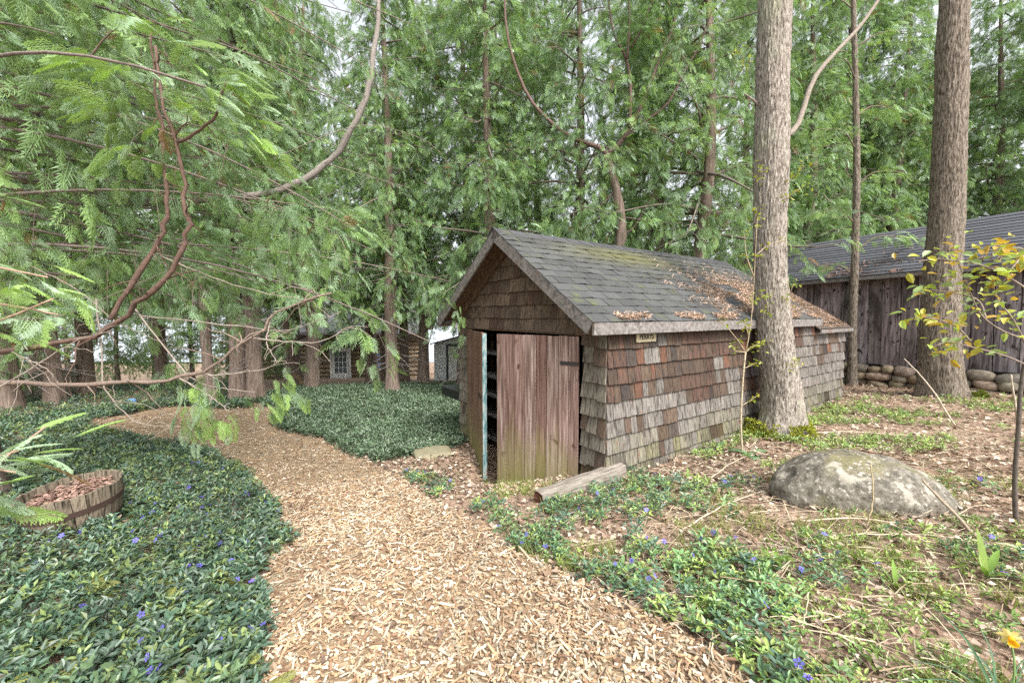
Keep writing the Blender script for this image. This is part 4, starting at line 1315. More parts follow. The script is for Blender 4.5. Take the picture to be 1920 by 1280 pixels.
# leafy side limbs spread through the space the crown fills
rr = random.Random(5)
lb2 = MB()
for k in range(70):
    z0 = rr.uniform(2.2, 7.5)
    az = rr.uniform(-0.75, 1.15)
    L = rr.uniform(2.0, 4.6)
    d = np.array([math.cos(az), math.sin(az), 0])
    t = np.linspace(0, 1, 10)[:, None]
    pth = d * L * t + np.array([0, 0, 1.0]) * (z0 + L * (rr.uniform(-0.1, 0.2) * t - rr.uniform(0.08, 0.3) * t ** 2)) + np.array([-d[1], d[0], 0]) * rr.uniform(-0.3, 0.3) * L * t ** 2
    w = pth + np.array(nb)
    px, py = to_px(w)
    dmin = np.min(np.linalg.norm(w - np.array([0, 0, EYE]), axis=1))
    if dmin < 2.0 or ((px > 560) & (w[:, 1] > 0.3)).any() and dmin < 3.0:
        continue
    NP_leaf.append(pth)
    lb2.tube(pth, np.linspace(0.018, 0.004, 10), 5, (0.2, 0.16, 0.14))
nsub = with_subs(NP_leaf, 11, 0.4, 0.95, random.Random(21), 0.15)
for pth in nsub[::2]:
    lb2.tube(pth, np.linspace(0.005, 0.0018, len(pth)), 3, (0.22, 0.17, 0.14), False)
tag(link('side_limbs', lb2.me('side_limbs', M['limb'], True), near), kind='stuff')
V1 = sprays_along(nsub, 17, 0.19, SPRAY_MID, 0.12, 0.05, 0.6, flat=0.6)
# bright sprays on the tips of the rising stems
tips = []
for px0, py0, d0, ln, ax_ in ((300, 150, 2.6, 0.45, 0), (230, 130, 2.6, 0.4, 2.6), (380, 130, 2.6, 0.4, 0.4), (330, 220, 2.65, 0.4, 0.9), (430, 190, 2.6, 0.35, 0.2), (250, 210, 2.7, 0.4, 2.9), (200, 160, 2.8, 0.35, 2.8), (440, 250, 2.6, 0.35, 5.9), (270, 280, 2.8, 0.35, 3.5), (300, 80, 2.7, 0.4, 1.6)):
    c = np.array(nl(px0, py0, d0))
    t = np.linspace(-0.3, 0.7, 6)[:, None]
    tips.append(c + np.array([math.cos(ax_), 0.25, math.sin(ax_) * 0.7]) * ln * t - np.array([0, 0, 0.25]) * t ** 2 * ln)
V2 = sprays_along(tips, 55, 0.2, SPRAY_NEAR, 0.2, 0.0, 0.35, tone=1.05)
# sprays that hang from the level twig
hang = []
for px0, py0, px1, py1, d0 in ((360, 700, 372, 800, 2.45), (385, 705, 398, 790, 2.45), (352, 712, 355, 770, 2.45), (520, 670, 540, 700, 2.4), (505, 720, 560, 745, 2.4), (470, 740, 520, 760, 2.4), (425, 770, 440, 800, 2.4), (470, 400, 480, 440, 3.3), (480, 430, 530, 520, 3.2)):
    a, c = np.array(nl(px0, py0, d0)), np.array(nl(px1, py1, d0))
    hang.append(a + (c - a) * np.linspace(0, 1, 5)[:, None])
V3 = sprays_along(hang, 55, 0.13, SPRAY_NEAR, 0.05, 0.0, 0.9, tone=0.95)
# low sprays close to the viewer beside the barrel
lowp = []
for pts in ([(-140, 1000, 1.25), (-50, 905, 1.25), (20, 850, 1.25), (85, 800, 1.28)], [(-110, 930, 1.2), (-40, 880, 1.2), (30, 885, 1.2)], [(-140, 960, 1.2), (-70, 950, 1.2), (-10, 960, 1.2)], [(-120, 900, 1.25), (-40, 865, 1.25), (35, 845, 1.25)],
            [(-120, 560, 1.3), (0, 570, 1.3), (110, 590, 1.32)], [(-120, 480, 1.3), (-10, 500, 1.3), (90, 520, 1.32)], [(-100, 620, 1.3), (0, 600, 1.3), (100, 560, 1.3)]):
    pth = smooth_path([nl(*p_) for p_ in pts], 10)
    lowp.append(pth)
V4 = sprays_along(lowp, 34, 0.13, SPRAY_NEAR, 0.09, 0.1, 0.35, tone=1.1)
V, F, C = merge([V1, V2, V3, V4])
link('crown', mesh('crown', V, F, M['cedar_leaf'], C), near)
lb3 = MB()
for pth in lowp:
    lb3.tube(pth, np.linspace(0.006, 0.0025, len(pth)), 6, (0.4, 0.27, 0.2))
for a in ((-120, 1000, 1.25), (-120, 560, 1.3)):
    q = smooth_path([trunk_at(1.6), (np.array(trunk_at(1.7)) + np.array(nl(*a))) / 2 + np.array([0, 0, 0.25]), nl(*a)], 14)
    lb3.tube(q, np.linspace(0.02, 0.006, 14), 6, (0.25, 0.18, 0.14))
tag(link('low_twigs', lb3.me('low_twigs', M['limb'], True), near), kind='stuff')

# ------------------------------------------------------------------ broad-leaved trees
def leaf_vf(w=0.5, fold=0.12):
    V = np.array([(0, 0, 0), (0.35, 0, -0.02), (0.72, 0, -0.05), (1, 0, -0.12), (0.3, w * 0.9, fold), (0.68, w * 0.85, fold - 0.03), (0.3, -w * 0.9, fold), (0.68, -w * 0.85, fold - 0.03)])
    V[:, 1] *= 0.5
    F = [np.array([[1, 2, 5, 4], [2, 1, 6, 7]]), np.array([[0, 1, 4], [2, 3, 5], [1, 0, 6], [3, 2, 7]])]
    return V, F
LEAF = leaf_vf(0.55)
LEAF_NARROW = leaf_vf(0.3, 0.06)

def moss_on(name, cx, cy, z0, r, parent, n=2600, h=0.2, arc=(0, 2 * PI), colr=(0.2, 0.23, 0.04), inv=None):
    a = rng.uniform(arc[0], arc[1], n)
    u = rng.random(n) ** 1.6
    rr_ = r * (1 + 0.35 * (1 - u) ** 2) + rng.uniform(-0.01, 0.03, n)
    keep = fnoise(np.stack([np.cos(a) * 3, np.sin(a) * 3, u * 2], -1), 13) + 0.25 * (0.5 - u) > 0.4
    a, u, rr_ = a[keep], u[keep], rr_[keep]
    P = np.stack([cx + rr_ * np.cos(a), cy + rr_ * np.sin(a), z0 + h * u], -1)
    d = np.stack([np.cos(a), np.sin(a), np.full(len(a), 0.4)], -1) + rng.normal(0, 0.5, (len(a), 3))
    V, F, C = scatter(LEAF[0], LEAF[1], frames(d, unit(len(a))), P, rng.uniform(0.018, 0.04, len(a)), np.array(colr)[None] * rng.uniform(0.5, 1.4, (len(a), 1)))
    return link(name, mesh(name, V, F, M['moss'], C), parent)

# the maple against the shed wall
mx, my = TREE_XY
mz = float(gz(mx, my))
maple = empty('maple_tree', (mx, my, mz))
tag(maple, 'big grey-barked tree with a mossy foot growing against the shed wall', 'tree')
mb_ = Vector(maple.location)
def ml(px, py, d=4.98):
    return at(px, py, d) - mb_
tp = [Vector((0, 0, -0.25)), ml(1464, 760), ml(1452, 640), ml(1444, 500), ml(1446, 300), ml(1450, 120), ml(1454, 0), ml(1460, -250), ml(1470, -600)]
link('trunk', trunk_mesh('trunk', tp, [0.225, 0.215, 0.2, 0.185, 0.185, 0.178, 0.172, 0.15, 0.1], 150, 420, M['bark_maple'], 31, 0.014, 30, 0.32, zf=7.0), maple)
lb = MB()
for pts, r0, dd in (([(1462, 262), (1495, 235), (1525, 150), (1570, 95), (1612, 50), (1660, -20), (1700, -90)], 0.036, 0.1), ([(1432, 205), (1415, 190), (1395, 175)], 0.02, 0), ([(1450, -150), (1380, -240), (1300, -330)], 0.06, -0.2), ([(1460, -240), (1540, -330), (1640, -420)], 0.06, 0.3)):
    lb.tube(smooth_path([ml(px, py, 4.98 + dd * k) for k, (px, py) in enumerate(pts)], 18), np.linspace(r0, r0 * 0.4, 18), 8, (0.27, 0.23, 0.19))
shoots = []
for px, py in ((1490, 690), (1415, 650), (1420, 560), (1440, 585), (1475, 560), (1412, 420), (1425, 330), (1490, 330), (1480, 370), (1395, 120)):
    a = ml(px, py, 4.72)
    b2 = a + Vector((R.uniform(-0.15, 0.15), -R.uniform(0.05, 0.15), R.uniform(0.0, 0.2)))
    lb.tube(smooth_path([a + Vector((0, 0.2, -0.1)), a, b2], 6), 0.004, 5, (0.4, 0.33, 0.24))
    shoots += [a, b2]
tag(link('limbs', lb.me('limbs', M['limb'], True), maple), kind='stuff')

def young_leaves(pts, per, spread, size, cols, narrow=False, up=0.6):
    P = np.repeat(np.array([tuple(p_) for p_ in pts]), per, 0)
    n = len(P)
    P = P + rng.normal(0, spread, (n, 3))
    d = unit(n); d[:, 2] = d[:, 2] * 0.5 - 0.1
    c = np.array(cols)[rng.integers(0, len(cols), n)] * rng.uniform(0.8, 1.2, (n, 1))
    T = LEAF_NARROW if narrow else LEAF
    return scatter(T[0], T[1], frames(d, np.array([0, 0, up]) + rng.normal(0, 0.4, (n, 3))), P, rng.uniform(0.6, 1.2, n) * size, c)
YG = [(0.3, 0.33, 0.04), (0.36, 0.36, 0.05), (0.25, 0.32, 0.05)]
V, F, C = young_leaves(shoots, 12, 0.035, 0.045, YG)
link('young_leaves', mesh('young_leaves', V, F, M['leaf'], C), maple)
moss_on('moss', 0, 0, -0.03, 0.315, maple, 7000, 0.17, colr=(0.3, 0.32, 0.05))

# stout tree before the barn
P2 = og(1772, 742)
oak = empty('ash_tree', tuple(P2))
tag(oak, 'stout brown furrowed trunk standing in front of the barn wall, moss at one root', 'tree')
ob = Vector(oak.location)
def ol(px, py):
    return at(px, py, P2.y) - ob
link('trunk', trunk_mesh('trunk', [Vector((0, 0, -0.3)), ol(1763, 650), ol(1765, 540), ol(1776, 400), ol(1780, 250), ol(1785, 100), ol(1790, 0), ol(1800, -300)], [0.29, 0.265, 0.245, 0.225, 0.21, 0.2, 0.19, 0.14], 140, 380, M['bark_brown'], 41, 0.015, 34, 0.35, zf=6.0), oak)
moss_on('moss', 0.1, -0.05, -0.02, 0.33, oak, 2600, 0.16, (-1.9, 0.5), (0.15, 0.18, 0.035))

# slim tree in front of the barn boards
P3 = og(1598, 722)
slim = empty('slim_tree', tuple(P3))
tag(slim, 'slim straight tree with a thin banded trunk in front of the barn boards', 'tree')
sb_ = Vector(slim.location)
sl_ = lambda px, py: at(px, py, P3.y) - sb_
link('trunk', trunk_mesh('trunk', [Vector((0, 0, -0.3)), sl_(1598, 690), sl_(1599, 600), sl_(1604, 450), sl_(1606, 300), sl_(1604, 150), sl_(1600, 0), sl_(1600, -200)], [0.088, 0.082, 0.076, 0.07, 0.06, 0.05, 0.045, 0.03], 32, 110, M['bark_brown'], 43, 0.005, 10, 0.3), slim)
lb = MB()
sp = []
for py, sx in ((520, -60), (470, 70), (420, -70), (350, 60), (280, -80), (220, 80), (150, -70), (90, 90), (20, -80)):
    pth = smooth_path([sl_(1604, py), sl_(1604 + sx * 0.5, py - 25), sl_(1604 + sx * 1.3, py - 20)], 8) + np.array([0, R.uniform(-0.5, 0.2), 0]) * np.linspace(0, 1, 8)[:, None]
    lb.tube(pth, np.linspace(0.016, 0.005, 8), 5, (0.2, 0.16, 0.12))
    sp.append(pth)
tag(link('limbs', lb.me('limbs', M['limb'], True), slim), kind='stuff')
V, F, C = sprays_along(sp, 26, 0.25, SPRAY_FAR, 0.35, 0.1, 0.5, tone=0.7)
link('crown', mesh('crown', V, F, M['cedar_leaf'], C), slim)

# sapling before the maple
S0 = og(1393, 852)
sap = empty('sapling', tuple(S0))
tag(sap, 'thin sapling with small yellow-green leaf tufts between the shed wall and mossy tree', 'sapling')
s_ = Vector(sap.location)
qs = lambda px, py, d=0.0: at(px, py, S0.y + d) - s_
lb = MB()
lb.tube(smooth_path([Vector((0, 0, -0.05)), qs(1389, 790), qs(1393, 710), qs(1398, 660)], 14), np.linspace(0.012, 0.009, 14), 7, (0.45, 0.38, 0.26))
tufts = []
for pts in ([(1398, 660), (1406, 620), (1412, 560), (1416, 480), (1420, 410)], [(1398, 660), (1385, 640), (1365, 615), (1352, 600)], [(1398, 660), (1380, 658), (1372, 650)], [(1398, 660), (1410, 650), (1425, 642)], [(1404, 630), (1398, 610), (1395, 600)],
            [(1396, 690), (1410, 684), (1420, 680)], [(1416, 480), (1440, 460), (1470, 450)], [(1414, 520), (1400, 480), (1396, 440)], [(1391, 760), (1408, 750), (1418, 742)]):
    lb.tube(smooth_path([qs(*p_) for p_ in pts], 8), np.linspace(0.006, 0.0025, 8), 5, (0.42, 0.34, 0.22))
    tufts += [qs(*p_) for p_ in pts[1:]]
link('stem', lb.me('stem', M['twig'], True), sap)
V, F, C = young_leaves(tufts, 7, 0.022, 0.042, YG)
link('leaves', mesh('leaves', V, F, M['leaf'], C), sap)

# shrub with yellow and orange young leaves
H0 = og(1907, 982)
shrub = empty('young_shrub', tuple(H0))
tag(shrub, 'slender shrub with dark stem and yellow, orange and green young leaves before the barn', 'shrub')
h_ = Vector(shrub.location)
qh = lambda px, py, d=0.0: at(px, py, H0.y + d) - h_
lb = MB()
lb.tube(smooth_path([Vector((0, 0, -0.05)), qh(1903, 900), qh(1910, 800), qh(1915, 720), qh(1935, 620), qh(1950, 540), qh(1955, 440)], 20), np.linspace(0.013, 0.007, 20), 9, (0.12, 0.1, 0.085))
lp = []
for pts in ([(1935, 640, 0), (1880, 620, .05), (1840, 590, .1), (1818, 545, .1), (1800, 500, .1), (1788, 465, .1)], [(1950, 560, 0), (1900, 525, 0), (1850, 500, 0), (1800, 490, 0), (1760, 485, 0), (1722, 490, 0)], [(1850, 600, .1), (1830, 560, .15), (1760, 545, .2), (1715, 545, .2)],
            [(1938, 690, 0), (1880, 665, 0), (1820, 650, 0), (1780, 640, 0), (1750, 650, 0)], [(1820, 640, 0), (1790, 610, 0), (1740, 595, 0), (1705, 597, 0)], [(1955, 480, 0), (1910, 465, 0), (1870, 470, 0), (1835, 465, 0)], [(1930, 660, 0), (1900, 600, -.1), (1870, 560, -.1), (1860, 520, -.1)],
            [(1950, 520, 0), (1925, 480, -.1), (1900, 500, -.15), (1880, 530, -.15)]):
    pth = smooth_path([qh(*p_) for p_ in pts], 16)
    lb.tube(pth, np.linspace(0.006, 0.0022, 16), 5, (0.3, 0.24, 0.2))
    lp += list(pth[4::1])
link('stem', lb.me('stem', M['twig'], True), shrub)
V, F, C = young_leaves(lp, 3, 0.035, 0.06, [(0.46, 0.43, 0.06), (0.40, 0.44, 0.08), (0.44, 0.29, 0.05), (0.33, 0.42, 0.1), (0.30, 0.40, 0.17)], up=0.9)
link('leaves', mesh('leaves', V, F, M['leaf'], C), shrub)

# ================================================================== GROUND COVER
def cand(n, d0, d1, power=0.0):
    """random ground points in the view and a little beyond; power 0: thinning as 1/distance"""
    u = rng.random(n)
    d = d0 + (d1 - d0) * u if power == 0 else d0 * (d1 / d0) ** u
    th = rng.uniform(-1.08, 1.08, n)
    x, y = d * np.sin(th), d * np.cos(th)
    P = np.stack([x, y, gz(x, y)], -1)
    L_ = slocal(P)
    ok = ~((L_[:, 0] > -0.02) & (L_[:, 0] < SLEN + ANX + 0.05) & (L_[:, 1] > -0.03) & (L_[:, 1] < SW + 0.03)) & (y > 0.7)
    bq = np.array([B0.x, B0.y])
    bl = (P[:, :2] - bq) @ np.array([[math.cos(ang), -math.sin(ang)], [math.sin(ang), math.cos(ang)]])
    ok &= ~(bl[:, 1] > -0.2) | (bl[:, 0] < BX0)
    return P[ok]

def on_path(P, amp=8):
    a, b = wob(P, amp)
    return inside(a, b, PATH)

# green carpet on the far side of the path and between path, cedars and shed
LEFTGREEN = [(-3000, 2600), (470, 2600), (488, 1280), (500, 1185), (492, 1100), (548, 1025), (520, 962), (485, 918), (440, 872), (400, 850), (300, 832), (165, 802), (168, 792), (230, 779), (330, 762), (430, 768), (470, 764), (470, 705), (-3000, 705)]
MIDGREEN = [(522, 768), (508, 790), (520, 808), (600, 822), (640, 848), (690, 868), (740, 866), (800, 850), (870, 838), (880, 700), (780, 690), (640, 712), (500, 742), (470, 755)]
FRONTSTRIP = [(700, 872), (760, 905), (820, 950), (900, 988), (960, 1030), (1020, 1060), (1110, 1102), (1180, 1150), (1260, 1180), (1330, 1230), (1500, 1180), (1450, 1080), (1330, 1010), (1350, 930), (1180, 895), (1020, 965), (930, 945), (840, 905), (770, 868)]

ROS = []
for v in range(4):
    rr_ = np.random.default_rng(v)
    k = 8
    az = np.arange(k) * 2.4 + rr_.uniform(-0.4, 0.4, k)
    el = np.linspace(0.75, -0.1, k) + rr_.uniform(-0.15, 0.15, k)
    d = np.stack([np.cos(az) * np.cos(el), np.sin(az) * np.cos(el), np.sin(el)], -1)
    up = np.array([0, 0, 1.0]) - d * 0.3
    pos = np.stack([rr_.uniform(-0.25, 0.25, k), rr_.uniform(-0.25, 0.25, k), np.linspace(0.5, 0.1, k)], -1) + d * 0.08
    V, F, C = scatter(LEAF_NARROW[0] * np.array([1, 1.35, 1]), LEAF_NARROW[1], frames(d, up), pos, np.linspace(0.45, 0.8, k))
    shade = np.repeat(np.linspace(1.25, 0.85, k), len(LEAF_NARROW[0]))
    ROS.append((V, F, shade))

KITE = (np.array([(0, 0, 0), (0.5, 0.2, 0.07), (1, 0, -0.1), (0.5, -0.2, 0.07)]), [np.array([[0, 2, 1], [0, 3, 2]])])
ROS_FAR = []
for v in range(4):
    rr_ = np.random.default_rng(20 + v)
    k = 7
    az = np.arange(k) * 2.4 + rr_.uniform(-0.6, 0.6, k)
    el = np.linspace(0.8, -0.1, k) + rr_.uniform(-0.2, 0.2, k)
    d = np.stack([np.cos(az) * np.cos(el), np.sin(az) * np.cos(el), np.sin(el)], -1)
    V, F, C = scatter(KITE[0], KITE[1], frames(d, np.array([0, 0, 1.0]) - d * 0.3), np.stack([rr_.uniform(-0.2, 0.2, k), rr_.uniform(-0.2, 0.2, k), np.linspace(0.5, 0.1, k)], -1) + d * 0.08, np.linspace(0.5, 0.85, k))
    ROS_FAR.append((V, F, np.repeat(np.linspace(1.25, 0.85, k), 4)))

def rosettes(P, size, cols, name, label, cat, lift=0.02):
    parts = []
    P = P[np.argsort(np.linalg.norm(P[:, :2], axis=1))]
    near_n = int((np.linalg.norm(P[:, :2], axis=1) < 2.5).sum())
    for Q, T in ((P[:near_n], ROS), (P[near_n:], ROS_FAR)):
        if len(Q):
            parts += ros_parts(Q, size, cols, T, lift)
    V, F, C = merge(parts)
    o = link(name, mesh(name, V, F, M['vinca'], C))
    tag(o, label, cat, kind='stuff')
    return o

def ros_parts(P, size, cols, ROS, lift):
    parts = []
    n = len(P)
    which = rng.integers(0, 4, n)
    for v in range(4):
        q = P[which == v]
        if not len(q): continue
        m = len(q)
        a = rng.uniform(0, 2 * PI, m)
        X = np.stack([np.cos(a), np.sin(a), rng.normal(0, 0.18, m)], -1)
        Mx = frames(X, np.array([0, 0, 1.0]) + rng.normal(0, 0.42, (m, 3)))
        d = np.linalg.norm(q[:, :2], axis=1)
        S = size * rng.uniform(0.65, 1.3, m) * (1 + 0.07 * np.maximum(d - 2, 0))
        c = np.array(cols)[rng.integers(0, len(cols), m)] * rng.uniform(0.75, 1.3, (m, 1))
        q = q.copy()
        q[:, 2] += lift + rng.uniform(0, 0.05, m)
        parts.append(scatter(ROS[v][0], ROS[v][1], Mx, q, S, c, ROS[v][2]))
    return parts

DG = [(0.055, 0.1, 0.065), (0.065, 0.12, 0.075), (0.1, 0.145, 0.105), (0.08, 0.13, 0.06), (0.15, 0.2, 0.07)]
P = np.concatenate([cand(58000, 0.95, 13.0), cand(16000, 11.0, 22.0)])
a, b = wob(P, 10)
lg = inside(a, b, LEFTGREEN)
P_left = P[lg & ~on_path(P)]
rosettes(P_left, 0.064, DG, 'periwinkle_carpet', 'dense dark green periwinkle carpet with violet flowers around the barrel planter', 'ground cover')
P = cand(60000, 4.0, 14.5)
a, b = wob(P, 8)
P_mid = P[inside(a, b, MIDGREEN) & ~on_path(P)]
rosettes(P_mid, 0.07, [(0.075, 0.12, 0.065), (0.09, 0.14, 0.08), (0.125, 0.17, 0.11)], 'periwinkle_carpet', 'smooth dark periwinkle carpet between the chip path, cedar trunks and shed', 'ground cover')
P = cand(15000, 0.95, 8.0)
a, b = wob(P, 22)
pn = fnoise(np.stack([P[:, 0] * 2.0, P[:, 1] * 2.0, P[:, 0] * 0], -1), 61)
strip = inside(a, b, FRONTSTRIP)
right = (a > 1000) & (b > 880) & ~on_path(P) & ~lg[:0].any()
P_right = P[~on_path(P) & ((strip & (pn > 0.42)) | ((a > 1150) & (b > 900) & (pn > 0.68)) | ((a > 1250) & (b > 1050) & (pn > 0.66)))]
rosettes(P_right, 0.056, [(0.08, 0.15, 0.08), (0.11, 0.2, 0.08), (0.15, 0.24, 0.09), (0.22, 0.29, 0.08), (0.07, 0.13, 0.085)], 'periwinkle_patches', 'loose patches of periwinkle and weeds among dead leaves around the boulder', 'ground cover')

# fresh light-green sprouts on the leaf litter
P = np.concatenate([cand(15000, 1.2, 10.5), cand(16000, 3.6, 9.5)])
a, b = wob(P, 20)
pn = fnoise(np.stack([P[:, 0] * 1.4, P[:, 1] * 1.4, P[:, 0] * 0], -1), 67)
P_s = P[~on_path(P) & (a > 1180) & (b > 745) & (pn > 0.51 + 0.04 * (b > 960)) | (strip[:0].any() if False else False)]
rosettes(P_s, 0.043, [(0.2, 0.29, 0.07), (0.26, 0.34, 0.09), (0.16, 0.26, 0.07)], 'green_sprouts', 'small light green sprouts scattered over the leaf litter before the barn', 'sprouts', 0.0)

# grass blades
def blades(P, h, w, cols, name, label, per=7, cat='grass'):
    n = len(P) * per
    Q = np.repeat(P, per, 0) + rng.normal(0, 0.02, (n, 3)) * np.array([1, 1, 0])
    az = rng.uniform(0, 2 * PI, n)
    X = np.stack([np.cos(az) * 0.45, np.sin(az) * 0.45, np.ones(n)], -1) + rng.normal(0, 0.2, (n, 3))
    BV = np.array([(0, -0.5, 0), (0, 0.5, 0), (0.5, 0.4, 0.04), (0.5, -0.4, 0.04), (1, 0, 0.25)])
    BF = [np.array([[0, 1, 2, 3]]), np.array([[3, 2, 4]])]
    S = np.stack([rng.uniform(0.5, 1.2, n) * h, np.full(n, w), rng.uniform(0.5, 1.2, n) * h], -1)
    c = np.array(cols)[rng.integers(0, len(cols), n)] * rng.uniform(0.8, 1.25, (n, 1))
    V, F, C = scatter(BV, BF, frames(X, unit(n)), Q, S, c)
    o = link(name, mesh(name, V, F, M['leaf'], C))
    tag(o, label, cat, kind='stuff')
P = cand(11000, 1.1, 6.0)
a, b = wob(P, 20)
pn = fnoise(np.stack([P[:, 0] * 2.6, P[:, 1] * 2.6, P[:, 0] * 0], -1), 63)
blades(P[~on_path(P) & (a > 900) & (b > 900) & (pn > 0.55)], 0.09, 0.004, [(0.2, 0.3, 0.06), (0.28, 0.36, 0.09), (0.4, 0.36, 0.18)], 'grass', 'thin bright grass tufts among the dead leaves by the boulder')

# wood chips
CV = np.array([(-0.5, -0.5, 0), (0.5, -0.35, 0), (0.5, 0.4, 0), (-0.5, 0.5, 0), (-0.45, -0.45, 1), (0.5, -0.3, 0.8), (0.42, 0.35, 1), (-0.5, 0.42, 0.85)])
CF = [np.array([[4, 5, 6, 7], [0, 1, 5, 4], [1, 2, 6, 5], [2, 3, 7, 6], [3, 0, 4, 7]])]
P = np.concatenate([cand(56000, 0.95, 4.5), cand(60000, 3.0, 11.5)])
P = P[on_path(P, 10)]
n = len(P)
d = np.linalg.norm(P[:, :2], axis=1)
az = rng.uniform(0, 2 * PI, n)
X = np.stack([np.cos(az), np.sin(az), rng.normal(0, 0.22, n)], -1)
P = P + np.stack([np.zeros(n), np.zeros(n), rng.uniform(0.018, 0.038, n)], -1)
S = np.stack([rng.lognormal(-3.75, 0.62, n), rng.uniform(0.003, 0.014, n), rng.uniform(0.002, 0.006, n)], -1) * (1 + 0.05 * np.maximum(d - 2, 0))[:, None]
cols = np.array([(0.48, 0.36, 0.24), (0.60, 0.49, 0.36), (0.36, 0.24, 0.15), (0.68, 0.60, 0.49), (0.26, 0.16, 0.10), (0.50, 0.35, 0.21), (0.42, 0.37, 0.28)])
c = cols[rng.integers(0, len(cols), n)] * rng.uniform(0.62, 1.0, (n, 1))
c = c * (0.7 + 0.6 * fnoise(P * np.array([1.3, 1.3, 0]), 91))[:, None]
V, F, C = scatter(CV, CF, frames(X, np.array([0, 0, 1.0]) + rng.normal(0, 0.3, (n, 3))), P, S, c)
tag(link('wood_chips', mesh('wood_chips', V, F, M['chip'], C)), 'loose tan wood chips spread over the footpath', 'wood chips', kind='stuff')

# dead leaves
DLV = np.array([(0, 0, 0), (0.5, 0.42, 0.12), (1, 0.05, 0.05), (0.5, -0.38, 0.16), (0.55, 0, -0.05)])
DLF = [np.array([[0, 4, 1], [4, 2, 1], [0, 3, 4], [4, 3, 2]])]
P = np.concatenate([cand(38000, 1.0, 12.0), cand(9000, 3.5, 6.5)])
a, b = wob(P, 16)
in_left = inside(a, b, LEFTGREEN) | inside(a, b, MIDGREEN)
keep = (~on_path(P, 6) | (rng.random(len(P)) < 0.04)) & (~in_left | (rng.random(len(P)) < 0.05))
P = P[keep]
n = len(P)
d = np.linalg.norm(P[:, :2], axis=1)
az = rng.uniform(0, 2 * PI, n)
X = np.stack([np.cos(az), np.sin(az), rng.normal(0, 0.25, n)], -1)
P = P + np.stack([np.zeros(n), np.zeros(n), rng.uniform(0.01, 0.035, n) + 0.025 * on_path(P, 6)], -1)
cols = np.array([(0.31, 0.22, 0.165), (0.42, 0.325, 0.255), (0.22, 0.145, 0.105), (0.52, 0.43, 0.345), (0.60, 0.53, 0.42), (0.36, 0.25, 0.175), (0.18, 0.128, 0.10)])
c = cols[rng.integers(0, len(cols), n)] * rng.uniform(0.65, 1.05, (n, 1))
V, F, C = scatter(DLV, DLF, frames(X, np.array([0, 0, 1.0]) + rng.normal(0, 0.35, (n, 3))), P, rng.uniform(0.022, 0.05, n) * (1 + 0.07 * np.maximum(d - 2, 0)), c)
tag(link('fallen_leaves', mesh('fallen_leaves', V, F, M['litter'], C)), 'brown and tan fallen leaves carpeting the soil round shed and boulder', 'leaves', kind='stuff')

# dry grass and straw
P = cand(13000, 1.0, 8.0)
a, b = wob(P, 20)
P = P[~on_path(P, 6) & (a > 1050) & (b > 800)]
n = len(P)
az = rng.normal(0.2, 0.9, n)
X = np.stack([np.cos(az), np.sin(az) * 0.7, rng.normal(0, 0.12, n)], -1)
P = P + np.stack([np.zeros(n), np.zeros(n), rng.uniform(0.015, 0.05, n)], -1)
cols = np.array([(0.48, 0.41, 0.29), (0.38, 0.31, 0.22), (0.54, 0.47, 0.35), (0.3, 0.22, 0.15)])
SV = np.array([(-0.5, -0.5, 0), (0.0, -0.5, 0.08), (0.5, -0.5, 0), (0.5, 0.5, 0), (0.0, 0.5, 0.08), (-0.5, 0.5, 0)])
V, F, C = scatter(SV, [np.array([[0, 1, 4, 5], [1, 2, 3, 4]])], frames(X, np.array([0, 0, 1.0]) + rng.normal(0, 0.4, (n, 3))), P, np.stack([rng.lognormal(-2.2, 0.55, n), rng.uniform(0.002, 0.005, n), np.full(n, 0.1)], -1), cols[rng.integers(0, 4, n)])
tag(link('dry_straw', mesh('dry_straw', V, F, M['litter'], C)), 'pale dry grass stems and straw strewn over the leaf litter by the boulder', 'straw', kind='stuff')

# violet periwinkle flowers
k = 5
PV, PF = [], []
for j in range(k):
    a = j * 2 * PI / k
    i = len(PV)
    for r_, da, z in ((0.12, 0, 0.0), (0.75, -0.42, 0.12), (1.0, 0.12, 0.1), (0.8, 0.5, 0.14)):
        PV.append((r_ * math.cos(a + da), r_ * math.sin(a + da), z))
    PF.append([i, i + 1, i + 2, i + 3])
PV.append((0, 0, -0.05)); 
FLW = (np.array(PV), [np.array(PF)])
sel = np.concatenate([P_left[rng.random(len(P_left)) < 0.028], P_right[rng.random(len(P_right)) < 0.06]])
sel = sel[(np.linalg.norm(sel[:, :2], axis=1) < 6)]
n = len(sel)
sel = sel + np.stack([np.zeros(n), np.zeros(n), rng.uniform(0.07, 0.12, n)], -1)
V, F, C = scatter(FLW[0], FLW[1], frames(unit(n), np.array([0, -0.35, 1.0]) + rng.normal(0, 0.35, (n, 3))), sel, rng.uniform(0.013, 0.02, n), np.array([0.2, 0.17, 0.72])[None] * rng.uniform(0.7, 1.3, (n, 1)))
tag(link('periwinkle_flowers', mesh('periwinkle_flowers', V, F, M['petal'], C)), 'small violet-blue five-petalled flowers dotted over the periwinkle', 'flowers', kind='stuff')

# yellowed cedar sprays dropped on the carpet
P = P_left[(rng.random(len(P_left)) < 0.02) & (P_left[:, 1] < 2.4)]
n = len(P)
X = unit(n); X[:, 2] *= 0.15
V, F, C = scatter(SPRAY_NEAR[0], SPRAY_NEAR[1], frames(X, np.array([0, 0, 1.0]) + rng.normal(0, 0.2, (n, 3))), P + np.array([0, 0, 0.085]), rng.uniform(0.08, 0.17, n), np.array([0.32, 0.34, 0.1])[None] * rng.uniform(0.7, 1.2, (n, 1)))
tag(link('dropped_sprays', mesh('dropped_sprays', V, F, M['cedar_leaf'], C)), 'yellowed cedar sprays dropped onto the periwinkle carpet', 'litter', kind='stuff')

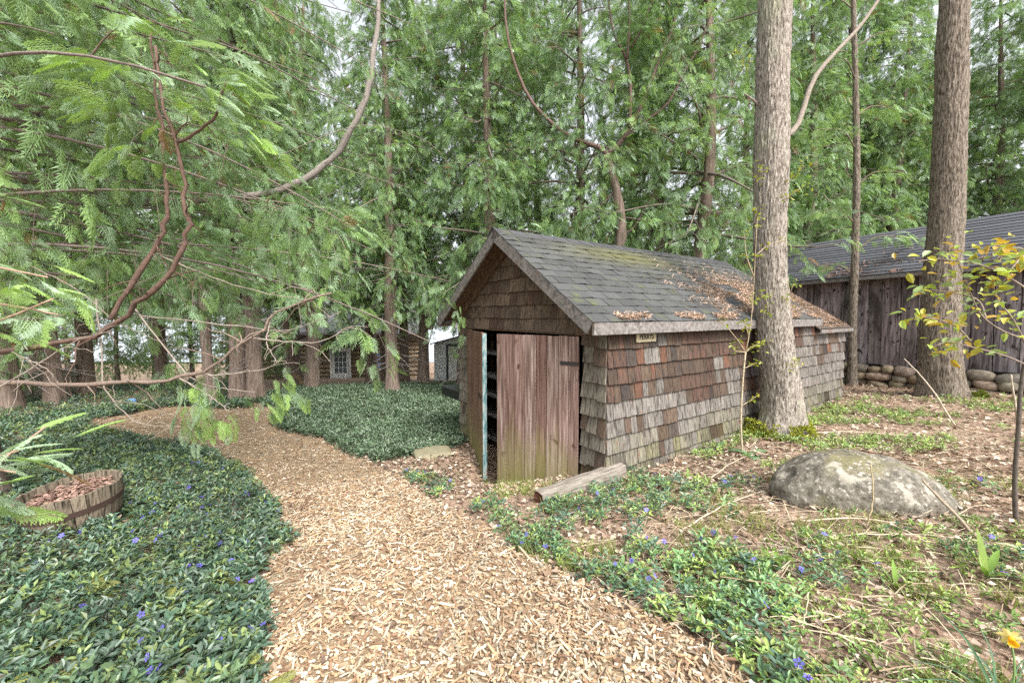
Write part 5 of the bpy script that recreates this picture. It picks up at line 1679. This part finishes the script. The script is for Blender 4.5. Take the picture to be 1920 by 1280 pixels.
# ================================================================== SMALL THINGS
# boulder
Bc = og(1618, 950)
V, F = blob(96, 56, 4, 0.0, 1.0)
Vn = V * 2
n1 = fnoise(Vn * 1.1 + 3, 5, 3) - 0.5
n2 = fnoise(Vn * 6 + 9, 8, 4) - 0.5
Vb = Vn * np.array([0.56, 0.36, 0.285])
Vb[:, 2] *= np.where(Vn[:, 0] > 0.2, 1 - 0.12 * (Vn[:, 0] - 0.2), 1.0)
Vb += Vn * (0.2 * n1 + 0.045 * n2)[:, None]
Vb[:, 2] -= 0.08 * np.maximum(Vn[:, 0] - 0.5, 0) + 0.1 * np.maximum(-Vn[:, 0] - 0.55, 0)
bo = link('boulder', mesh('boulder', Vb, F, M['boulder'], smooth=True), None, (Bc.x + 0.08, Bc.y + 0.14, Bc.z + 0.035), (0, 0.03, -0.25))
tag(bo, 'large rounded grey boulder blotched with pale lichen, half sunk in dead leaves', 'boulder')

# half-barrel planter
q = og(150, 1003)
bar = empty('barrel_planter', (q.x - 0.2, q.y + 0.17, q.z + 0.04), 0.3)
bar.rotation_euler = (math.radians(4), math.radians(-4), 0.3)
tag(bar, 'half whisky barrel planter with rusty hoops and dry mulch among the periwinkle', 'planter')
NS = 24
RT, RB, HB = 0.30, 0.26, 0.27
for k in range(NS):
    a0, a1 = k * 2 * PI / NS + 0.008, (k + 1) * 2 * PI / NS - 0.008
    V = []
    hh = HB + R.uniform(-0.008, 0.008)
    for z, ro in ((0, RB), (HB * 0.5, (RB + RT) / 2 + 0.008), (hh, RT)):
        for rad_ in (ro, ro - 0.022):
            for aa in (a0, a1):
                V.append((rad_ * math.cos(aa), rad_ * math.sin(aa), z))
    F = []
    for s0 in (0, 4):
        o_, p_ = s0, s0 + 4
        F += [[o_, o_ + 1, p_ + 1, p_], [o_ + 3, o_ + 2, p_ + 2, p_ + 3], [o_ + 2, o_, p_, p_ + 2], [o_ + 1, o_ + 3, p_ + 3, p_ + 1]]
    F += [[8, 9, 11, 10], [0, 2, 3, 1]]
    v = R.uniform(0.75, 1.25)
    o = MB().add(V, np.array(F)).build('stave', M['barrel'], bar)
    o.color = (v * 1.05, v, v * 0.95, 1)
def hoop(z, h, r0, r1):
    a = np.arange(48) * 2 * PI / 48
    V = np.concatenate([np.stack([r * np.cos(a), r * np.sin(a), np.full(48, zz)], -1) for r, zz in ((r0, z), (r1, z + h), (r1 - 0.006, z + h), (r0 - 0.006, z))])
    i = np.arange(48); j = (i + 1) % 48
    F = np.concatenate([np.stack([i + 48 * s, j + 48 * s, j + 48 * ((s + 1) % 4), i + 48 * ((s + 1) % 4)], -1) for s in range(4)])
    MB().add(V, F).build('hoop', M['rust'], bar, smooth=False)
hoop(0.125, 0.04, 0.2915, 0.2965)
hoop(0.002, 0.022, 0.2645, 0.269)
a = np.arange(32) * 2 * PI / 32
MB().add(np.vstack([np.stack([0.262 * np.cos(a), 0.262 * np.sin(a), np.full(32, 0.2)], -1), [[0, 0, 0.214]]]), [np.stack([np.arange(32), (np.arange(32) + 1) % 32, np.full(32, 32)], -1)]).build('soil', M['ground'], bar)
n = 420
rr_, a = 0.25 * np.sqrt(rng.random(n)), rng.uniform(0, 2 * PI, n)
P = np.stack([rr_ * np.cos(a), rr_ * np.sin(a), rng.uniform(0.212, 0.23, n)], -1)
X = unit(n); X[:, 2] *= 0.2
V, F, C = scatter(DLV, DLF, frames(X, np.array([0, 0, 1.0]) + rng.normal(0, 0.3, (n, 3))), P, rng.uniform(0.025, 0.05, n), np.array([0.34, 0.22, 0.18])[None] * rng.uniform(0.6, 1.3, (n, 1)))
tag(link('mulch', mesh('mulch', V, F, M['litter'], C), bar), kind='stuff')

# landscape timber by the doors
t0, t1 = og(1010, 945), og(1165, 897)
tm = empty('landscape_timber', (t0.x, t0.y, float(gz(t0.x, t0.y)) - 0.02))
tm.rotation_euler = (0, -math.atan2(float(gz(t1.x, t1.y)) - float(gz(t0.x, t0.y)) + 0.05, math.hypot(t1.x - t0.x, t1.y - t0.y)), math.atan2(t1.y - t0.y, t1.x - t0.x))
tag(tm, 'squared grey timber lying in front of the plank door, rotten at one end', 'timber')
Lt = math.hypot(t1.x - t0.x, t1.y - t0.y)
nn = 14
V = []
for i in range(nn + 1):
    x = Lt * i / nn
    for y, z in ((-0.062, 0.0), (-0.066, 0.055), (-0.055, 0.118), (0.0, 0.126), (0.058, 0.117), (0.065, 0.05), (0.06, 0.0)):
        V.append((x, y + R.uniform(-0.004, 0.004), z + R.uniform(-0.004, 0.004)))
F = [[i * 7 + j, i * 7 + (j + 1) % 7, (i + 1) * 7 + (j + 1) % 7, (i + 1) * 7 + j] for i in range(nn) for j in range(7)]
b = MB().add(V, np.array(F)[:, ::-1])
e0 = np.array(V[:7]); e1 = np.array(V[-7:])
b.add(np.vstack([e1, e1.mean(0)]), np.array([[j, (j + 1) % 7, 7] for j in range(7)]))
b.build('beam', M['timber'], tm)
c0 = e0.mean(0) + np.array([0.05, 0, 0])
MB().add(np.vstack([e0, c0]), np.array([[(j + 1) % 7, j, 7] for j in range(7)])).build('rotten_end', M['rot'], tm)

# stepping slab and dark stones left of the doors
q = og(812, 853)
V, F = blob(20, 8, 12, 0.12, 0.45)
sl = link('stepping_stone', mesh('stepping_stone', V, F, M['slab'], smooth=True), None, (q.x, q.y, q.z + 0.03), (0.03, 0.02, 0.4), (0.5, 0.36, 0.09))
tag(sl, 'flat mossy stepping stone lying in the leaves near the teal-edged door', 'stepping stone')

# blue scrap on the carpet
q = og(247, 756)
V, F = blob(16, 8, 15, 0.3, 0.8)
tag(link('blue_toy', mesh('blue_toy', V, F, M['blue'], smooth=True), None, (q.x, q.y, q.z + 0.06), (0, 0, 0.3), (0.2, 0.14, 0.12)), 'small light blue plastic object lying on the periwinkle beyond the path', 'litter')

# broad-leaved spring plants by the sapling
def big_leaves(name, q, leaves, label, cat, cols, group=None, narrow=False):
    e = empty(name, tuple(q))
    tag(e, label, cat, group)
    for az, L, el, w in leaves:
        n_ = 9
        V, F = [], []
        for i in range(n_):
            t = i / (n_ - 1)
            r_ = L * (t * math.cos(el) + 0.0)
            z = L * (t * math.sin(el) - 0.45 * t * t * math.cos(el))
            ww = w * math.sin(PI * min(0.97, 0.1 + 0.9 * t)) ** 0.8
            for sd_, dz in ((-1, 0.25), (0, 0), (1, 0.25)):
                V.append((r_ * math.cos(az) - sd_ * ww * math.sin(az), r_ * math.sin(az) + sd_ * ww * math.cos(az), z + dz * ww + 0.01))
        for i in range(n_ - 1):
            for j in (0, 1):
                k_ = i * 3 + j
                F.append([k_, k_ + 1, k_ + 4, k_ + 3])
        c = np.array(cols[R.randrange(len(cols))]) * R.uniform(0.85, 1.15)
        link('leaf', mesh('leaf', V, [np.array(F)], M['leaf'], np.tile(c, (len(V), 1)), True), e)
    return e
HC = [(0.17, 0.3, 0.15), (0.2, 0.33, 0.17)]
big_leaves('hosta_plant', og(1405, 855), [(0.1, 0.27, 0.5, 0.05), (2.6, 0.24, 0.45, 0.05), (-0.6, 0.2, 0.3, 0.05), (-1.7, 0.2, 0.35, 0.05)], 'broad pale-green leaves at the foot of the thin sapling', 'plant', HC)
big_leaves('hosta_plant', og(1345, 848), [(0.6, 0.2, 0.9, 0.032), (2.9, 0.18, 0.4, 0.035), (-1.2, 0.14, 0.4, 0.03)], 'pale-green tongue leaves between the shed wall and the sapling', 'plant', HC)
WC = [(0.2, 0.33, 0.07), (0.27, 0.38, 0.09)]
big_leaves('dock_plant', og(1850, 1085), [(1.4, 0.25, 1.3, 0.016), (0.4, 0.2, 0.95, 0.015), (2.6, 0.2, 1.15, 0.014), (1.0, 0.16, 0.9, 0.013), (3.6, 0.17, 0.9, 0.012), (-0.6, 0.14, 0.7, 0.012)], 'upright green weed with long wavy leaves beside the shrub stem', 'plant', WC)
big_leaves('dock_plant', og(1455, 1058), [(k * 1.1, 0.13, 0.55 + 0.1 * (k % 3), 0.014) for k in range(7)], 'leafy green weed rosette in front of the boulder', 'plant', WC)
big_leaves('tulip_plant', og(1680, 1105), [(1.3, 0.14, 1.3, 0.011), (2.4, 0.11, 1.05, 0.01), (-0.5, 0.1, 0.9, 0.01), (4.0, 0.1, 0.9, 0.01)], 'short plant with upright fleshy leaves on the litter before the boulder', 'plant', WC)
big_leaves('tulip_plant', og(1290, 900), [(1.3, 0.12, 1.2, 0.012), (2.6, 0.1, 1.0, 0.012), (0.2, 0.1, 0.9, 0.012)], 'tiny leafy sprout close to the shingled wall', 'plant', WC)

# daffodil in the corner
q = og(1885, 1330)
df = empty('daffodil', tuple(q))
tag(df, 'yellow daffodil with long blue-green blades at the edge of the litter', 'flower')
for (px, py, d) in ((1750, 1135, 0.05), (1705, 1235, 0.0), (1800, 1210, 0.1), (1690, 1275, -0.05), (1840, 1180, 0.12), (1930, 1230, 0.05), (1980, 1150, 0.1), (1780, 1290, -0.1)):
    tip = np.array(at(px, py, q.y + d) - q)
    b0 = rng.normal(0, 0.012, 3) * np.array([1, 1, 0])
    mid = (b0 + tip) / 2 + np.array([0, 0, 0.05])
    pth = smooth_path([b0, mid, tip], 9)
    side = np.cross(tip, np.array([0, 1.0, 0.2])); side /= np.linalg.norm(side)
    wd = np.linspace(0.006, 0.0015, 9)
    V = np.concatenate([np.stack([pth[i] - side * wd[i], pth[i] + np.array([0, 0.003, 0]), pth[i] + side * wd[i]]) for i in range(9)])
    F = np.array([[i * 3 + j, i * 3 + j + 1, i * 3 + j + 4, i * 3 + j + 3] for i in range(8) for j in (0, 1)])
    link('blade', mesh('blade', V, [F], M['leaf'], np.tile(np.array([0.11, 0.2, 0.12]) * R.uniform(0.85, 1.2), (len(V), 1)), True), df)
hd = np.array(at(1895, 1195, q.y + 0.05) - q)
lb = MB()
lb.tube(smooth_path([(0.01, 0, 0), hd * 0.5 + np.array([0.02, 0, 0.02]), hd + np.array([0.02, 0.02, -0.0])], 10), 0.003, 6, (0.2, 0.32, 0.1))
link('stem', lb.me('stem', M['leaf'], True), df)
fd = np.array([-0.55, -0.75, -0.15])
for j in range(6):
    a = j * PI / 3
    u_ = np.cross(fd, np.array([0, 0, 1.0])); u_ /= np.linalg.norm(u_)
    v_ = np.cross(u_, fd / np.linalg.norm(fd))
    dr_ = u_ * math.cos(a) + v_ * math.sin(a)
    V, F, C = scatter(LEAF[0], LEAF[1], frames(dr_[None] - fd[None] * 0.15, -fd[None]), hd[None], np.array([0.034]), np.array([[0.8, 0.68, 0.3]]))
    link('petal', mesh('petal', V, F, M['petal'], C, True), df)
fdn = fd / np.linalg.norm(fd)
V, F = tube_vf([hd, hd + fdn * 0.01, hd + fdn * 0.022, hd + fdn * 0.026], [0.006, 0.009, 0.011, 0.014], 14, False)
link('trumpet', mesh('trumpet', V, F, M['petal'], np.tile(np.array([0.85, 0.5, 0.04]), (len(V), 1)), True), df)

# sticks
def stick(pts, r, label, col=(0.34, 0.27, 0.2), n=12):
    P = smooth_path(pts, n)
    o = np.array(P[0])
    b = MB().tube(P - o + rng.normal(0, 0.002, P.shape), np.linspace(r, r * 0.55, n), 7, col)
    s = b.build('stick', M['twig'], None, smooth=True, loc=tuple(o))
    tag(s, label, 'stick')
g0 = og(1840, 1015); g1 = at(1728, 898, g0.y + 0.25)
stick([g0, (g0 + g1) / 2, g1], 0.011, 'thick dry stick leaning on the boulder')
g0 = og(1624, 992); g1 = at(1634, 868, g0.y + 0.02)
stick([g0, at(1636, 940, g0.y), g1], 0.006, 'thin upright dead stem standing in front of the boulder', (0.45, 0.36, 0.22))
g0 = og(1792, 800); g1 = at(1695, 672, g0.y + 0.5)
stick([g0, at(1740, 720, g0.y + 0.25), g1], 0.011, 'long pale bare stick leaning in front of the stout trunk', (0.5, 0.42, 0.33))
g0 = og(1908, 790); g1 = at(1896, 703, g0.y)
stick([g0, g1], 0.014, 'short pale stake standing upright before the barn stones', (0.5, 0.43, 0.34))
g0 = og(1750, 738); g1 = og(1900, 738)
stick([g0 + Vector((0, 0, 0.03)), (g0 + g1) / 2 + Vector((0, 0, 0.04)), g1 + Vector((0, 0, 0.03))], 0.025, 'grey fallen branch lying along the barn foundation', (0.3, 0.25, 0.2))
g0 = og(1235, 1125); g1 = og(1360, 1105)
stick([g0 + Vector((0, 0, 0.02)), (g0 + g1) / 2 + Vector((0, 0, 0.035)), g1 + Vector((0, 0, 0.03))], 0.006, 'peeled pale twig lying on the periwinkle edge of the path', (0.6, 0.52, 0.42))
g0 = og(1505, 1190); g1 = at(1515, 1110, g0.y + 0.03)
stick([g0, g1], 0.004, 'short straw-coloured stem standing in the foreground litter', (0.6, 0.52, 0.36))
for (xa, ya, xb, yb), lab in (((1500, 985, 1700, 990), 'long bleached stem lying across the litter before the boulder'), ((1540, 1015, 1850, 1022), 'very long thin bleached stem lying on the weeds before the boulder'), ((1330, 905, 1400, 860), 'crooked twig lying between the sapling and the shed wall'), ((1520, 815, 1700, 822), 'straight dry branch lying behind the boulder'), ((1280, 1000, 1420, 930), 'arched dry twig lying among violet flowers')):
    a, b = og(xa, ya), og(xb, yb)
    stick([a + Vector((0, 0, 0.03)), (a + b) / 2 + Vector((0, 0, 0.06)), b + Vector((0, 0, 0.03))], 0.0045 if 'thin' in lab else 0.006, lab, (0.55, 0.46, 0.35))
